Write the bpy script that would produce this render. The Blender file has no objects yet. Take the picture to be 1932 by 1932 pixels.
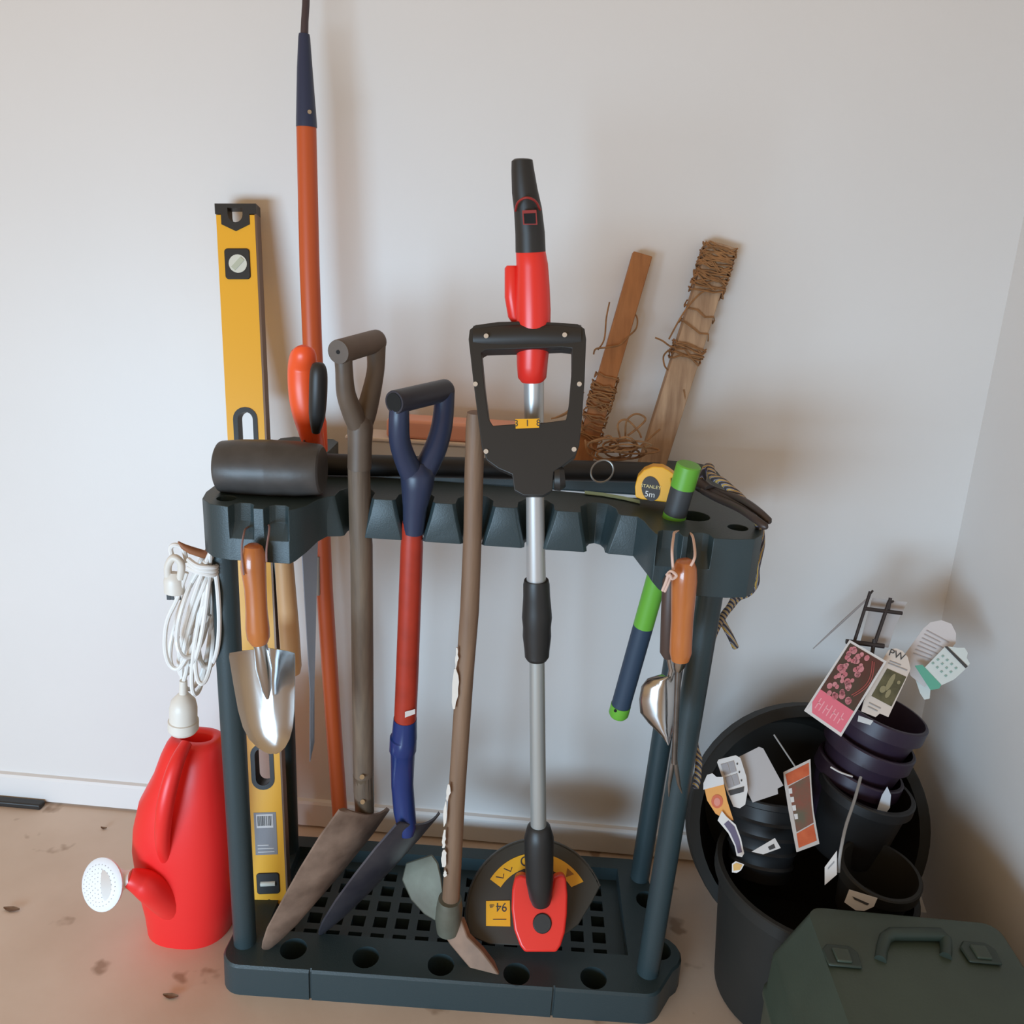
import bpy, bmesh, math, random
from mathutils import Vector, Matrix
from mathutils.geometry import tessellate_polygon
V = Vector
random.seed(7)
SC = bpy.context.scene
COL = SC.collection

# ------------------------------------------------------------------ camera
F, PITCH, ROLL, YAW = 1545.12, 0.3148, 0.0607, -0.0429
EYE = V((0.0, -1.3286, 1.1133))
FW = V((math.sin(YAW)*math.cos(PITCH), math.cos(YAW)*math.cos(PITCH), -math.sin(PITCH)))
_r = V((math.cos(YAW), -math.sin(YAW), 0)); _d = FW.cross(_r)
RT = math.cos(ROLL)*_r - math.sin(ROLL)*_d
DN = FW.cross(RT)
cd = bpy.data.cameras.new('camera'); cam = bpy.data.objects.new('camera', cd); COL.objects.link(cam)
cd.sensor_fit = 'HORIZONTAL'; cd.sensor_width = 36.0; cd.lens = 36.0*F/1932; cd.clip_start = .02
M = Matrix.Identity(4)
for i in range(3):
    M[i][0], M[i][1], M[i][2], M[i][3] = RT[i], -DN[i], -FW[i], EYE[i]
cam.matrix_world = M
SC.camera = cam

# ------------------------------------------------------------------ light
SC.view_settings.view_transform = 'Standard'
SC.view_settings.look = 'None'
SC.view_settings.gamma = 1.0
SC.view_settings.exposure = 0.0
w = bpy.data.worlds.new('world'); SC.world = w; w.use_nodes = True
bg = w.node_tree.nodes['Background']
bg.inputs[0].default_value = (1.0, .68, .38, 1); bg.inputs[1].default_value = .60
def area(name, loc, target, sx, sy, power, color, spread=180):
    l = bpy.data.lights.new(name, 'AREA'); l.shape = 'RECTANGLE'; l.size = sx; l.size_y = sy
    l.energy = power; l.color = color
    o = bpy.data.objects.new(name, l); COL.objects.link(o); o.location = loc
    o.rotation_euler = (V(target)-V(loc)).to_track_quat('-Z', 'Y').to_euler()
    l.spread = math.radians(spread)
    return o
area('garage_door_daylight', (-1.35, -2.8, .30), (-.30, 0, .28), 1.7, .8, 30.5, (.50, .745, .98), 100)

# ------------------------------------------------------------------ pixel -> place helpers
def ray(u, v): return FW + RT*((u-966)/F) + DN*((v-966)/F)
def at(u, v, Y): k = ray(u, v); return EYE + k*((Y-EYE.y)/k.y)
def atz(u, v, Z): k = ray(u, v); return EYE + k*((Z-EYE.z)/k.z)
def onplane(u, v, P, n): k = ray(u, v); return EYE + k*((P-EYE).dot(n)/k.dot(n))
def ppm(P): return F/((P-EYE).dot(FW))

# ------------------------------------------------------------------ materials
def lin(c):
    return tuple(((x/255)/12.92 if x/255 <= .04045 else ((x/255+.055)/1.055)**2.4) for x in c) + (1,)
MC = {}
def mat(name, rgb, rough=.5, metal=0, var=0, vs=20, rgb2=None, bump=0, bs=60, spec=.5, stretch=None, thr=None, coat=0, alpha=None):
    if name in MC: return MC[name]
    m = bpy.data.materials.new(name); m.use_nodes = True; nt = m.node_tree; b = nt.nodes['Principled BSDF']
    b.inputs['Base Color'].default_value = lin(rgb); b.inputs['Roughness'].default_value = rough
    b.inputs['Metallic'].default_value = metal; b.inputs['Specular IOR Level'].default_value = spec
    b.inputs['Coat Weight'].default_value = coat
    tc = nt.nodes.new('ShaderNodeTexCoord'); mp = nt.nodes.new('ShaderNodeMapping')
    nt.links.new(tc.outputs['Object'], mp.inputs[0])
    if stretch: mp.inputs['Scale'].default_value = stretch
    if var or rgb2:
        n = nt.nodes.new('ShaderNodeTexNoise'); n.inputs['Scale'].default_value = vs; n.inputs['Detail'].default_value = 5
        nt.links.new(mp.outputs[0], n.inputs['Vector'])
        r = nt.nodes.new('ShaderNodeValToRGB'); t = thr or (.3, .7)
        r.color_ramp.elements[0].position, r.color_ramp.elements[1].position = t
        r.color_ramp.elements[0].color = lin(rgb)
        r.color_ramp.elements[1].color = lin(rgb2 or tuple(min(255, c*(1+var)) for c in rgb))
        nt.links.new(n.outputs['Fac'], r.inputs[0]); nt.links.new(r.outputs[0], b.inputs['Base Color'])
    if bump:
        n2 = nt.nodes.new('ShaderNodeTexNoise'); n2.inputs['Scale'].default_value = bs; n2.inputs['Detail'].default_value = 4
        nt.links.new(mp.outputs[0], n2.inputs['Vector'])
        bp = nt.nodes.new('ShaderNodeBump'); bp.inputs['Strength'].default_value = bump; bp.inputs['Distance'].default_value = .002
        nt.links.new(n2.outputs['Fac'], bp.inputs['Height']); nt.links.new(bp.outputs[0], b.inputs['Normal'])
    MC[name] = m; return m
TEAL = mat('teal_plastic', (47, 62, 66), .42, bump=.12, bs=500)
BLACK = mat('black_plastic', (40, 39, 38), .45)
BLACK2 = mat('black_rubber', (28, 28, 29), .5)
RUBBER = mat('mallet_rubber', (58, 55, 53), .42, var=.3, vs=25, bump=.3, bs=30)
CHROME = mat('chrome_steel', (188, 188, 188), .2, 1)
STEEL = mat('dull_steel', (150, 146, 142), .35, 1, var=-.25, vs=30)
ALU = mat('brushed_aluminium', (204, 204, 203), .38, .55)
YEL = mat('yellow_paint', (240, 176, 44), .38)
RED = mat('red_plastic', (236, 52, 42), .32)
CANRED = mat('can_red_plastic', (238, 44, 42), .4)
ORANGE = mat('orange_fibreglass', (196, 86, 40), .4)
ORED = mat('red_fibreglass', (176, 52, 32), .4, var=-.12, vs=30)
NAVY = mat('navy_plastic', (42, 52, 78), .38)
NAVYM = mat('navy_painted_steel', (30, 50, 104), .3)
BROWNP = mat('brown_plastic', (102, 86, 72), .5, var=-.15, vs=20)
WOODD = mat('weathered_wood', (116, 98, 80), .6, rgb2=(86, 72, 60), vs=14, stretch=(6, 6, .5), bump=.2, bs=60)
WOODM = mat('mattock_wood', (140, 110, 86), .55, rgb2=(112, 86, 66), vs=10, stretch=(6, 6, .4), bump=.15, bs=50)
WOODL = mat('varnished_wood', (196, 118, 60), .28, rgb2=(172, 96, 46), vs=14, stretch=(4, 4, .5), coat=.4)
WOODP = mat('pale_wood', (206, 160, 112), .5, rgb2=(186, 140, 94), vs=12, stretch=(5, 5, .4))
WOODS = mat('stake_wood', (178, 118, 68), .6, rgb2=(150, 96, 52), vs=12, stretch=(8, 8, .6), bump=.2, bs=60)
WOODG = mat('grey_stake_wood', (190, 158, 126), .65, rgb2=(150, 118, 90), vs=12, stretch=(8, 8, .6), bump=.25, bs=60)
TWINE = mat('jute_twine', (128, 92, 58), .8, var=.3, vs=90)
RUST = mat('rusty_steel', (156, 130, 112), .62, rgb2=(104, 82, 68), vs=22, metal=.25, bump=.25, bs=60)
DSTEEL = mat('dark_blade_steel', (104, 102, 106), .4, rgb2=(46, 46, 62), vs=9, metal=.6)
WORN = mat('worn_blade_steel', (150, 148, 146), .35, rgb2=(80, 80, 88), vs=20, metal=.7)
MOSS = mat('mattock_steel', (120, 122, 108), .5, rgb2=(92, 88, 76), vs=16, metal=.35, bump=.15)
MRUST = mat('mattock_rust', (150, 118, 96), .6, rgb2=(110, 88, 72), vs=20, metal=.2, bump=.15)
WHITEP = mat('white_plastic', (232, 230, 226), .35)
CREAM = mat('cream_plastic', (222, 216, 206), .4)
PAPER = mat('white_card', (214, 208, 203), .5)
GREY = mat('grey_print', (150, 148, 148), .6)
DKGREY = mat('dark_print', (62, 60, 60), .6)
GREEN = mat('lime_green_plastic', (104, 172, 58), .4)
DARKBLUE = mat('dark_blue_grip', (44, 62, 82), .5)
CASEG = mat('dark_green_plastic', (66, 78, 66), .45, var=-.1, vs=10, bump=.1, bs=300)
CASED = mat('darker_green_plastic', (46, 58, 50), .5)
POT = mat('black_pot_plastic', (34, 33, 33), .42, spec=.35, var=.25, vs=6)
POTR = mat('matt_black_pot_plastic', (43, 42, 39), .58, spec=.35, var=-.15, vs=5)
PURPLE = mat('purple_pot_plastic', (50, 36, 52), .4, var=-.15, vs=8)
LABELG = mat('grey_label', (138, 136, 138), .5)
STICK = mat('grey_stick', (150, 146, 142), .5)
HOLE = mat('hole_black', (14, 14, 14), .8)

# ------------------------------------------------------------------ mesh builder
class MB:
    def __init__(s): s.v = []; s.f = []
    def add(s, vs, fs):
        o = len(s.v); s.v += [V(p) for p in vs]; s.f += [tuple(i+o for i in f) for f in fs]; return s
    def loft(s, rings, cap0=True, cap1=True, closed=True):
        n = len(rings[0]); vs = [p for r in rings for p in r]; fs = []
        for k in range(len(rings)-1):
            for i in range(n if closed else n-1):
                j = (i+1) % n
                fs.append((k*n+i, k*n+j, (k+1)*n+j, (k+1)*n+i))
        if cap0: fs.append(tuple(range(n-1, -1, -1)))
        if cap1: fs.append(tuple((len(rings)-1)*n+i for i in range(n)))
        return s.add(vs, fs)
    def tube(s, pts, r, seg=14, cap=True, flat=1.0, up=None, loop=False):
        pts = [V(p) for p in pts]; n = len(pts)
        rr = r if isinstance(r, (list, tuple)) else [r]*n
        tang = []
        for i in range(n):
            a = pts[(i-1) % n] if (loop or i > 0) else pts[i]
            b = pts[(i+1) % n] if (loop or i < n-1) else pts[i]
            t = (b-a); tang.append(t.normalized() if t.length > 1e-9 else V((0, 0, 1)))
        u = V(up) if up else (V((0, 1, 0)) if abs(tang[0].y) < .9 else V((1, 0, 0)))
        rings = []
        for i in range(n):
            t = tang[i]; u = (u - t*u.dot(t)).normalized(); w_ = t.cross(u)
            rings.append([pts[i] + (u*math.cos(a)*flat + w_*math.sin(a))*rr[i] for a in (2*math.pi*k/seg for k in range(seg))])
        if loop: rings.append(rings[0]); cap = False
        return s.loft(rings, cap, cap)
    def ptube(s, pts, seg=16, flat=1.0, up=None, cap=True):
        P = [at(u, v, Y) for u, v, Y, w_ in pts]
        return s.tube(P, [w_/2/ppm(p) for p, (u, v, Y, w_) in zip(P, pts)], seg, cap, flat, up)
    def lathe(s, prof, Mx, seg=40):
        rings = [[Mx @ V((r*math.cos(2*math.pi*k/seg), r*math.sin(2*math.pi*k/seg), z)) for k in range(seg)] for r, z in prof]
        return s.loft(rings)
    def box(s, c, size, R=None):
        R = R or Matrix.Identity(3); c = V(c); h = V(size)/2
        vs = [c + R @ V((x*h.x, y*h.y, z*h.z)) for z in (-1, 1) for y in (-1, 1) for x in (-1, 1)]
        return s.add(vs, [(0, 2, 3, 1), (4, 5, 7, 6), (0, 1, 5, 4), (2, 6, 7, 3), (0, 4, 6, 2), (1, 3, 7, 5)])
    def prism(s, loop, d, holes=()):
        """loop/holes: lists of 3D points in a plane; d: extrusion vector"""
        loops = [[V(p) for p in loop]] + [[V(p) for p in h] for h in holes]
        flat = [p for l in loops for p in l]; n = len(flat)
        tri = tessellate_polygon(loops)
        fs = [tuple(t) for t in tri] + [tuple(i+n for i in reversed(t)) for t in tri]
        o = 0
        for l in loops:
            m = len(l)
            for i in range(m): fs.append((o+i, o+(i+1) % m, o+(i+1) % m+n, o+i+n))
            o += m
        return s.add(flat + [p+V(d) for p in flat], fs)
    def slab(s, top, bot, thole=(), cups=()):
        """top/bot: matching outlines; thole: list of (top loop, bottom loop) through holes; cups: list of (top loop, depth vec)"""
        m = len(top); tl = [list(map(V, top))] + [list(map(V, h[0])) for h in thole] + [list(map(V, c[0])) for c in cups]
        bl = [list(map(V, bot))] + [list(map(V, h[1])) for h in thole]
        ft = [p for l in tl for p in l]; fb = [p for l in bl for p in l]
        s.add(ft, [tuple(t) for t in tessellate_polygon(tl)]); s.add(fb, [tuple(t) for t in tessellate_polygon(bl)])
        for h in thole: s.loft([list(map(V, h[0])), list(map(V, h[1]))], False, False)
        for c, d in cups: s.loft([list(map(V, c)), [V(p)+V(d) for p in c]], False, True)
        return s
ORG = {}
def obj(name, mb, m, parent=None, smooth=40, bevel=0, bseg=2, label=None, kind=None, merge=True, sub=0):
    me = bpy.data.meshes.new(name); org = ORG[parent.name] if parent else (sum(mb.v, V())/len(mb.v))
    if not parent: org = V((org.x, org.y, min(p.z for p in mb.v)))
    me.from_pydata([tuple(p-org) for p in mb.v], [], mb.f)
    b = bmesh.new(); b.from_mesh(me)
    if merge: bmesh.ops.remove_doubles(b, verts=b.verts, dist=1e-5)
    if bevel: bmesh.ops.dissolve_limit(b, angle_limit=.01, verts=b.verts, edges=b.edges)
    bmesh.ops.recalc_face_normals(b, faces=b.faces)
    for f in b.faces: f.smooth = True
    for e in b.edges:
        e.smooth = len(e.link_faces) == 2 and e.calc_face_angle(0) < math.radians(smooth)
    b.to_mesh(me); b.free()
    o = bpy.data.objects.new(name, me); COL.objects.link(o); me.materials.append(m)
    if parent: o.parent = parent
    else: o.location = org
    ORG[o.name] = org
    if bevel:
        bv = o.modifiers.new('bevel', 'BEVEL'); bv.width = bevel; bv.segments = bseg; bv.limit_method = 'ANGLE'; bv.angle_limit = math.radians(35)
    if sub:
        sb = o.modifiers.new('sub', 'SUBSURF'); sb.levels = sub; sb.render_levels = sub
    if label: o['label'] = label
    if kind: o['kind'] = kind
    return o
def thing(name, label, cat, loc, group=None):
    o = bpy.data.objects.new(name, None); COL.objects.link(o); o.location = loc; o.empty_display_size = .05
    ORG[o.name] = V(loc); tag(o, label, cat, group); return o
def tag(o, label, cat, group=None):
    o['label'] = label; o['category'] = cat
    if group: o['group'] = group
    return o
def text(name, s, size, P, xd, n, m, parent, align='CENTER'):
    c = bpy.data.curves.new(name, 'FONT'); c.body = s; c.size = size; c.align_x = align; c.align_y = 'CENTER'; c.extrude = .0002
    o = bpy.data.objects.new(name, c); COL.objects.link(o); c.materials.append(m)
    n = V(n).normalized(); x = V(xd); x = (x - n*x.dot(n)).normalized(); y = n.cross(x)
    o.parent = parent; p = V(P) - ORG[parent.name]
    o.matrix_local = Matrix(((x.x, y.x, n.x, p.x), (x.y, y.y, n.y, p.y), (x.z, y.z, n.z, p.z), (0, 0, 0, 1)))
    me = bpy.data.meshes.new_from_object(o.evaluated_get(bpy.context.evaluated_depsgraph_get()))
    ml_ = o.matrix_local.copy(); bpy.data.objects.remove(o)
    o = bpy.data.objects.new(name, me); COL.objects.link(o); o.parent = parent; o.matrix_local = ml_
    if not me.materials: me.materials.append(m)
    ORG[o.name] = ORG[parent.name]; return o
def smoothpts(pts, k=6, loop=False):
    pts = [V(p) for p in pts]; n = len(pts); out = []
    rng = range(n if loop else n-1)
    for i in rng:
        p0, p1, p2, p3 = ((pts[(i-1) % n], pts[i], pts[(i+1) % n], pts[(i+2) % n]) if loop else
                          (pts[max(i-1, 0)], pts[i], pts[i+1], pts[min(i+2, n-1)]))
        for j in range(k):
            t = j/k
            out.append(.5*((2*p1) + (p2-p0)*t + (2*p0-5*p1+4*p2-p3)*t*t + (3*p1-p0-3*p2+p3)*t**3))
    if not loop: out.append(pts[-1])
    return out
def circ(c, r, n=20, ax=(1, 0, 0), ay=(0, 1, 0)):
    return [V(c) + V(ax)*(r*math.cos(2*math.pi*k/n)) + V(ay)*(r*math.sin(2*math.pi*k/n)) for k in range(n)]
def disc(P, n, r, t=.0012, seg=14):
    n = V(n).normalized(); x = n.orthogonal().normalized(); y = n.cross(x)
    return MB().prism(circ(P, r, seg, x, y), n*t)
def axis_matrix(P, z, x=None):
    z = V(z).normalized(); x = V(x) if x else z.orthogonal(); x = (x - z*x.dot(z)).normalized(); y = z.cross(x)
    return Matrix(((x.x, y.x, z.x, P[0]), (x.y, y.y, z.y, P[1]), (x.z, y.z, z.z, P[2]), (0, 0, 0, 1)))
TOCAM = lambda P: (EYE-V(P)).normalized()

# ------------------------------------------------------------------ the setting
WALL = mat('wall_paint', (225, 222, 219), .42, var=-.015, vs=3, bump=.05, bs=200)
SKIRT = mat('skirting_paint', (228, 226, 224), .35)
FLOOR = mat('floor_concrete', (224, 206, 190), .6, rgb2=(208, 188, 170), vs=5, bump=.1, bs=60)
nt = FLOOR.node_tree; b_ = nt.nodes['Principled BSDF']; src = b_.inputs['Base Color'].links[0].from_socket
n_ = nt.nodes.new('ShaderNodeTexNoise'); n_.inputs['Scale'].default_value = 13; n_.inputs['Detail'].default_value = 3
r_ = nt.nodes.new('ShaderNodeValToRGB'); r_.color_ramp.elements[0].position = .66; r_.color_ramp.elements[1].position = .72
mx = nt.nodes.new('ShaderNodeMixRGB'); mx.inputs[2].default_value = lin((170, 146, 126))
tc_ = [x for x in nt.nodes if x.type == 'TEX_COORD'][0]
nt.links.new(tc_.outputs['Object'], n_.inputs['Vector']); nt.links.new(n_.outputs['Fac'], r_.inputs[0])
nt.links.new(r_.outputs[0], mx.inputs[0]); nt.links.new(src, mx.inputs[1]); nt.links.new(mx.outputs[0], b_.inputs['Base Color'])
obj('floor', MB().box((-.9, -1.4, -.03), (3.4, 3.2, .06)), FLOOR, kind='structure')
obj('wall_back', MB().box((-.9, .04, 1.2), (3.4, .08, 2.4)), WALL, kind='structure')
obj('wall_right', MB().loft([[V((x-.034*z, y, z)) for x, y in ((.712, -2.8), (.80, -2.8), (.80, .08), (.712, .08))] for z in (0, 2.4)]), WALL, kind='structure')
sk = MB(); prof = [(0, .006), (-.011, .006), (-.011, .055), (-.008, .060), (0, .061)]
sk.loft([[V((x, y, z)) for y, z in prof] for x in (-2.55, .711)])
obj('baseboard_back', sk, SKIRT, kind='structure', smooth=20)
rs = MB().box((-1.25, -.022, .006), (.6, .018, .012))
tag(obj('rubber_strip', rs, BLACK, bevel=.003), 'short black rubber strip lying along the foot of the white wall at far left', 'strip')

# ------------------------------------------------------------------ tool rack
PHI = .03; RO = V((-.078, -.352, 0)); cph, sph = math.cos(PHI), math.sin(PHI)
def rk(a, b, z): return RO + V((a*cph - b*sph, a*sph + b*cph, z))
rack = thing('tool_rack', 'dark teal plastic garden tool rack with slotted top and tray base against the white wall', 'tool rack', rk(0, .12, 0))
ZT = .80
SL = (-.165, -.088, -.012, .066, .146)
def outline(lv):      # lv 0 top ... 3 bottom
    sw = (.0235, .0190, .0145, .0115)[lv]; sd = (.048, .044, .040, .036)[lv]; nd = (.018, .016, .001, 0)[lv]
    zz = (ZT, ZT-.022, ZT-.040, None)[lv]
    def P(a, b):
        z = zz
        if z is None:
            t = min(1, max(0, (abs(a)-.198)/.03)); z = .747 - (.022 if a > 0 else .015)*t*t*(3-2*t)
        return rk(a, b, z)
    L = [(-.345, .03), (-.345, -.015), (-.339, -.042), (-.323, -.060), (-.300, -.066)]
    def notch(c):
        return [(c-.015, -.066), (c-.012, -.066+nd*.7), (c-.006, -.066+nd), (c+.006, -.066+nd), (c+.012, -.066+nd*.7), (c+.015, -.066)]
    L += notch(-.284) + notch(-.242) + [(-.222, -.060), (-.212, -.045), (-.205, -.018), (-.197, -.004)]
    for c in SL:
        L += [(c-sw-.004, 0), (c-sw, .004), (c-sw*.97, sd*.55), (c-sw*.6, sd*.88), (c, sd), (c+sw*.6, sd*.88), (c+sw*.97, sd*.55), (c+sw, .004), (c+sw+.004, 0)]
    L += [(.193, -.002), (.199, -.018), (.203, -.045), (.207, -.062)] + notch(.2245) + notch(.2605)
    L += [(.300, -.066), (.325, -.060), (.339, -.042), (.345, -.015), (.345, .03), (.345, .25), (.338, .285), (.315, .302), (.27, .302), (.25, .28), (.25, .10), (.235, .088), (.195, .080),
          (.06, .093), (-.06, .099), (-.195, .100), (-.235, .102), (-.25, .115), (-.25, .285), (-.262, .302), (-.325, .302), (-.343, .285), (-.345, .10)]
    return [P(a, b) for a, b in L]
fr = MB()
o0, o2 = outline(0), outline(3)
fr.loft([o0, outline(1), outline(2), o2], False, False)
def rcirc(a, b, r, z, n=18, da=0): return [rk(a+da+r*math.cos(2*math.pi*k/n), b+r*math.sin(2*math.pi*k/n), z) for k in range(n)]
thr = [(rcirc(-.262, .018, .0165, ZT), rcirc(-.262, .018, .0165, .732)), (rcirc(.266, .016, .021, ZT), rcirc(.248, .025, .021, .725))]
cups = [(rcirc(a, b, r, ZT), (0, 0, -.05)) for a, b, r in ((-.312, -.035, .0115), (.314, -.02, .0125), (.312, .268, .0125), (-.285, .25, .0125))]
fr.slab(o0, o2, thr, cups)
obj('top_frame', fr, TEAL, rack, bevel=.0022, smooth=50)
br = MB().box(rk(0, .285, .762), (.56, .03, .03), Matrix.Rotation(PHI, 3, 'Z'))
obj('back_rail', br, TEAL, rack, bevel=.004)
LEGS = [((421, 1036, -.362), (463, 1782, -.342)), ((1345, 1084, -.335), (1219, 1850, -.325))]
for (t_, b__) in LEGS:
    A, B = at(*t_), at(*b__); A = A + (A-B).normalized()*.01
    obj('leg', MB().tube([A, B], .0172, 24), TEAL, rack)
A = rk(.317, .225, .72); B = at(1206, 1660, -.125); B.z = .05
obj('leg', MB().tube([A, B], .0168, 24), TEAL, rack)
A = at(527, 1058, -.128); A.z = .75; B = at(546, 1602, -.135); B.z = .05
obj('leg', MB().tube([A, B], .0165, 24), TEAL, rack)
# base tray
def rbase(z, off=0):
    L = []
    def arc(cx, cy, r, a0, a1, n=6):
        for k in range(n+1):
            a = math.radians(a0+(a1-a0)*k/n); L.append((cx+(r+off)*math.cos(a), cy+(r+off)*math.sin(a)))
    arc(-.335, .005, .032, 180, 270)
    for c in (-.226, .143): L.extend([(c-.0022, -.027-off), (c-.0016, -.0235-off), (c+.0016, -.0235-off), (c+.0022, -.027-off)])
    arc(.280, .005, .032, 270, 330)
    arc(.312, .055, .036, -60, 75); arc(.306, .165, .036, -70, 70)
    arc(.285, .235, .03, 20, 90); arc(-.325, .235, .03, 90, 180)
    return [rk(a, b, z) for a, b in L]
bs = MB()
t0, t1, t2 = rbase(.055, -.003), rbase(.051, 0), rbase(0, .001)
bs.loft([t0, t1, t2], False, True)
hol = [(rcirc(a, b, .0205, .055, 20), (0, 0, -.045)) for a, b in ((-.262, .012), (-.148, .006), (-.031, .002), (.086, -.005), (.204, -.002))]
hol += [(rcirc(.312, .06, .020, .055, 20), (0, 0, -.045)), (rcirc(.308, .165, .020, .055, 20), (0, 0, -.045))]
pan = [rk(a, b, .055) for a, b in ((-.315, .045), (.262, .045), (.262, .235), (-.315, .235))]
tl = [t0] + [h[0] for h in hol] + [pan]
bs.add([p for l in tl for p in l], [tuple(t) for t in tessellate_polygon(tl)])
for c, d in hol: bs.loft([c, [p+V(d) for p in c]], False, True)
xs = [-.315, -.300]; ys = [.045, .056]
for i in range(15): xs += [xs[-1]+.022, xs[-1]+.0365]
xs[-1] = .262
for j in range(5): ys += [ys[-1]+.022, ys[-1]+.0345]
ys[-1] = .235
bs.loft([pan, [p-V((0, 0, .026)) for p in pan]], False, False)
zf = .029
for i in range(len(xs)-1):
    for j in range(len(ys)-1):
        q = [rk(xs[i], ys[j], zf), rk(xs[i+1], ys[j], zf), rk(xs[i+1], ys[j+1], zf), rk(xs[i], ys[j+1], zf)]
        if i % 2 == 1 and j % 2 == 1 and i < len(xs)-2: bs.loft([q, [p-V((0, 0, .024)) for p in q]], False, True)
        else: bs.add(q, [(0, 1, 2, 3)])
obj('base_tray', bs, TEAL, rack, smooth=30)

# ------------------------------------------------------------------ things along the back
bx = thing('storage_box', 'pale grey plastic box with salmon lid lying behind the rack top rail', 'box', at(830, 868, -.05))
c0, c1 = at(650, 822, -.06), at(1000, 838, -.06)
z0 = .7775; zt = .812
R3 = Matrix.Rotation(PHI, 3, 'Z'); cc = rk(-.085, .285, 0)
obj('tray', MB().box((cc.x, cc.y, (z0+zt)/2), (.29, .055, zt-z0), R3), mat('pale_box', (208, 206, 203), .4), bx, bevel=.004)
obj('rim', MB().box((cc.x, cc.y, zt+.003), (.296, .06, .006), R3), mat('pale_rim', (224, 214, 205), .4), bx, bevel=.002)
obj('lid', MB().box((cc.x+.028, cc.y, zt+.021), (.225, .05, .030), R3), mat('salmon_plastic', (234, 168, 144), .45), bx, bevel=.005)
tb = MB().tube([atz(612, 876, .8157), atz(1243, 892, .8157)], .0148, 24)
tag(obj('foam_tube', tb, BLACK2), 'long black foam tube lying across the rack behind the tool handles', 'tube')

# ------------------------------------------------------------------ spirit level
def pquad(P, ax, ay, x0, y0, x1, y1): return [P+ax*x0+ay*y0, P+ax*x1+ay*y0, P+ax*x1+ay*y1, P+ax*x0+ay*y1]
T = at(447, 388, -.035); B = atz(512, 1712, .032); 
ay = (T-B).normalized(); Ltot = (T-B).length
ax = V((.97, .10, 0)); ax = (ax-ay*ax.dot(ay)).normalized(); nz = ax.cross(ay)      # faces the camera
lev = thing('spirit_level', 'long yellow box spirit level standing upright at the rack left end', 'spirit level', B)
HW = .0285; TH = .024
def lp(x, y, z=0): return B + ax*x + ay*y + nz*z
def rrect(x0, y0, x1, y1, r, z, n=5):
    out = []
    for cx, cy, a in ((x0+r, y0+r, 180), (x1-r, y0+r, 270), (x1-r, y1-r, 0), (x0+r, y1-r, 90)):
        for k in range(n+1):
            t = math.radians(a+90*k/n); out.append(lp(cx+r*math.cos(t), cy+r*math.sin(t), z))
    return out
def yfor(v):   # distance along the level for an image row
    lo, hi = 0, Ltot
    for _ in range(40):
        m = (lo+hi)/2; p = lp(0, m); k = p-EYE
        if 966+F*k.dot(DN)/k.dot(FW) > v: lo = m
        else: hi = m
    return lo
g1, g0 = yfor(770), yfor(905)
q1, q0 = yfor(1400), yfor(1482)
v1, v0 = yfor(473), yfor(528)
w1_, w0_ = yfor(1640), yfor(1677)
holes = [rrect(-.017, g0, .017, g1, .0165, TH/2), rrect(-.017, q0, .017, q1, .0165, TH/2), rrect(-.0185, v0, .0185, v1, .004, TH/2), rrect(-.0185, w0_, .0185, w1_, .004, TH/2)]
nb = [lp(.011*math.cos(a), .012*math.sin(a), TH/2) for a in (math.pi*k/8 for k in range(9))]
body = [lp(HW, 0, TH/2), lp(HW, Ltot-.016, TH/2), lp(-HW, Ltot-.016, TH/2), lp(-HW, 0, TH/2), lp(-.02, .004, TH/2), lp(-.014, .016, TH/2), lp(0, .022, TH/2), lp(.014, .016, TH/2), lp(.02, .004, TH/2)]
e_ = Ltot
body[2:2] = [lp(.0115, e_-.016, TH/2)] + [lp(.0115*math.cos(t), e_-.017-.011*math.sin(t), TH/2) for t in (math.pi*k/8 for k in range(9))] + [lp(-.0115, e_-.016, TH/2)]
lb = MB().prism(body, -nz*TH, holes)
obj('body', lb, YEL, lev, bevel=.0012)
edge = MB().box(lp(HW+.0015, Ltot/2, 0), (.003, Ltot-.03, TH), Matrix((ax, ay, nz)).transposed())
obj('edge_rail', edge, mat('grey_edge', (120, 96, 80), .4, .5), lev, label='grey milled edge of the level')
e = Ltot
cap = [lp(-HW-.001, e-.015, .013), lp(-.021, e-.015, .013), lp(-.021, e-.030, .013), lp(0, e-.040, .013), lp(.021, e-.030, .013), lp(.021, e-.015, .013), lp(HW+.003, e-.015, .013), lp(HW+.003, e, .013), lp(-HW-.001, e, .013)]
ch = [lp(.011, e-.006, .013), lp(-.011, e-.006, .013)] + [lp(-.011*math.cos(t), e-.016-.011*math.sin(t), .013) for t in (math.pi*k/8 for k in range(9))]
obj('end_cap', MB().prism(cap, -nz*.026, [ch]), BLACK, lev, bevel=.0008, label='black end cap with hanging hole')
for (a_, b__) in ((g0, g1), (q0, q1)):
    obj('hand_grip', MB().prism(rrect(-.0185, a_-.0015, .0185, b__+.0015, .018, TH/2+.001), -nz*(TH+.002), [rrect(-.0115, a_+.006, .0115, b__-.006, .0112, TH/2+.001)]), BLACK, lev, bevel=.001, label='black lined hand hole')
VIAL = mat('clear_vial', (216, 218, 206), .15)
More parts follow.
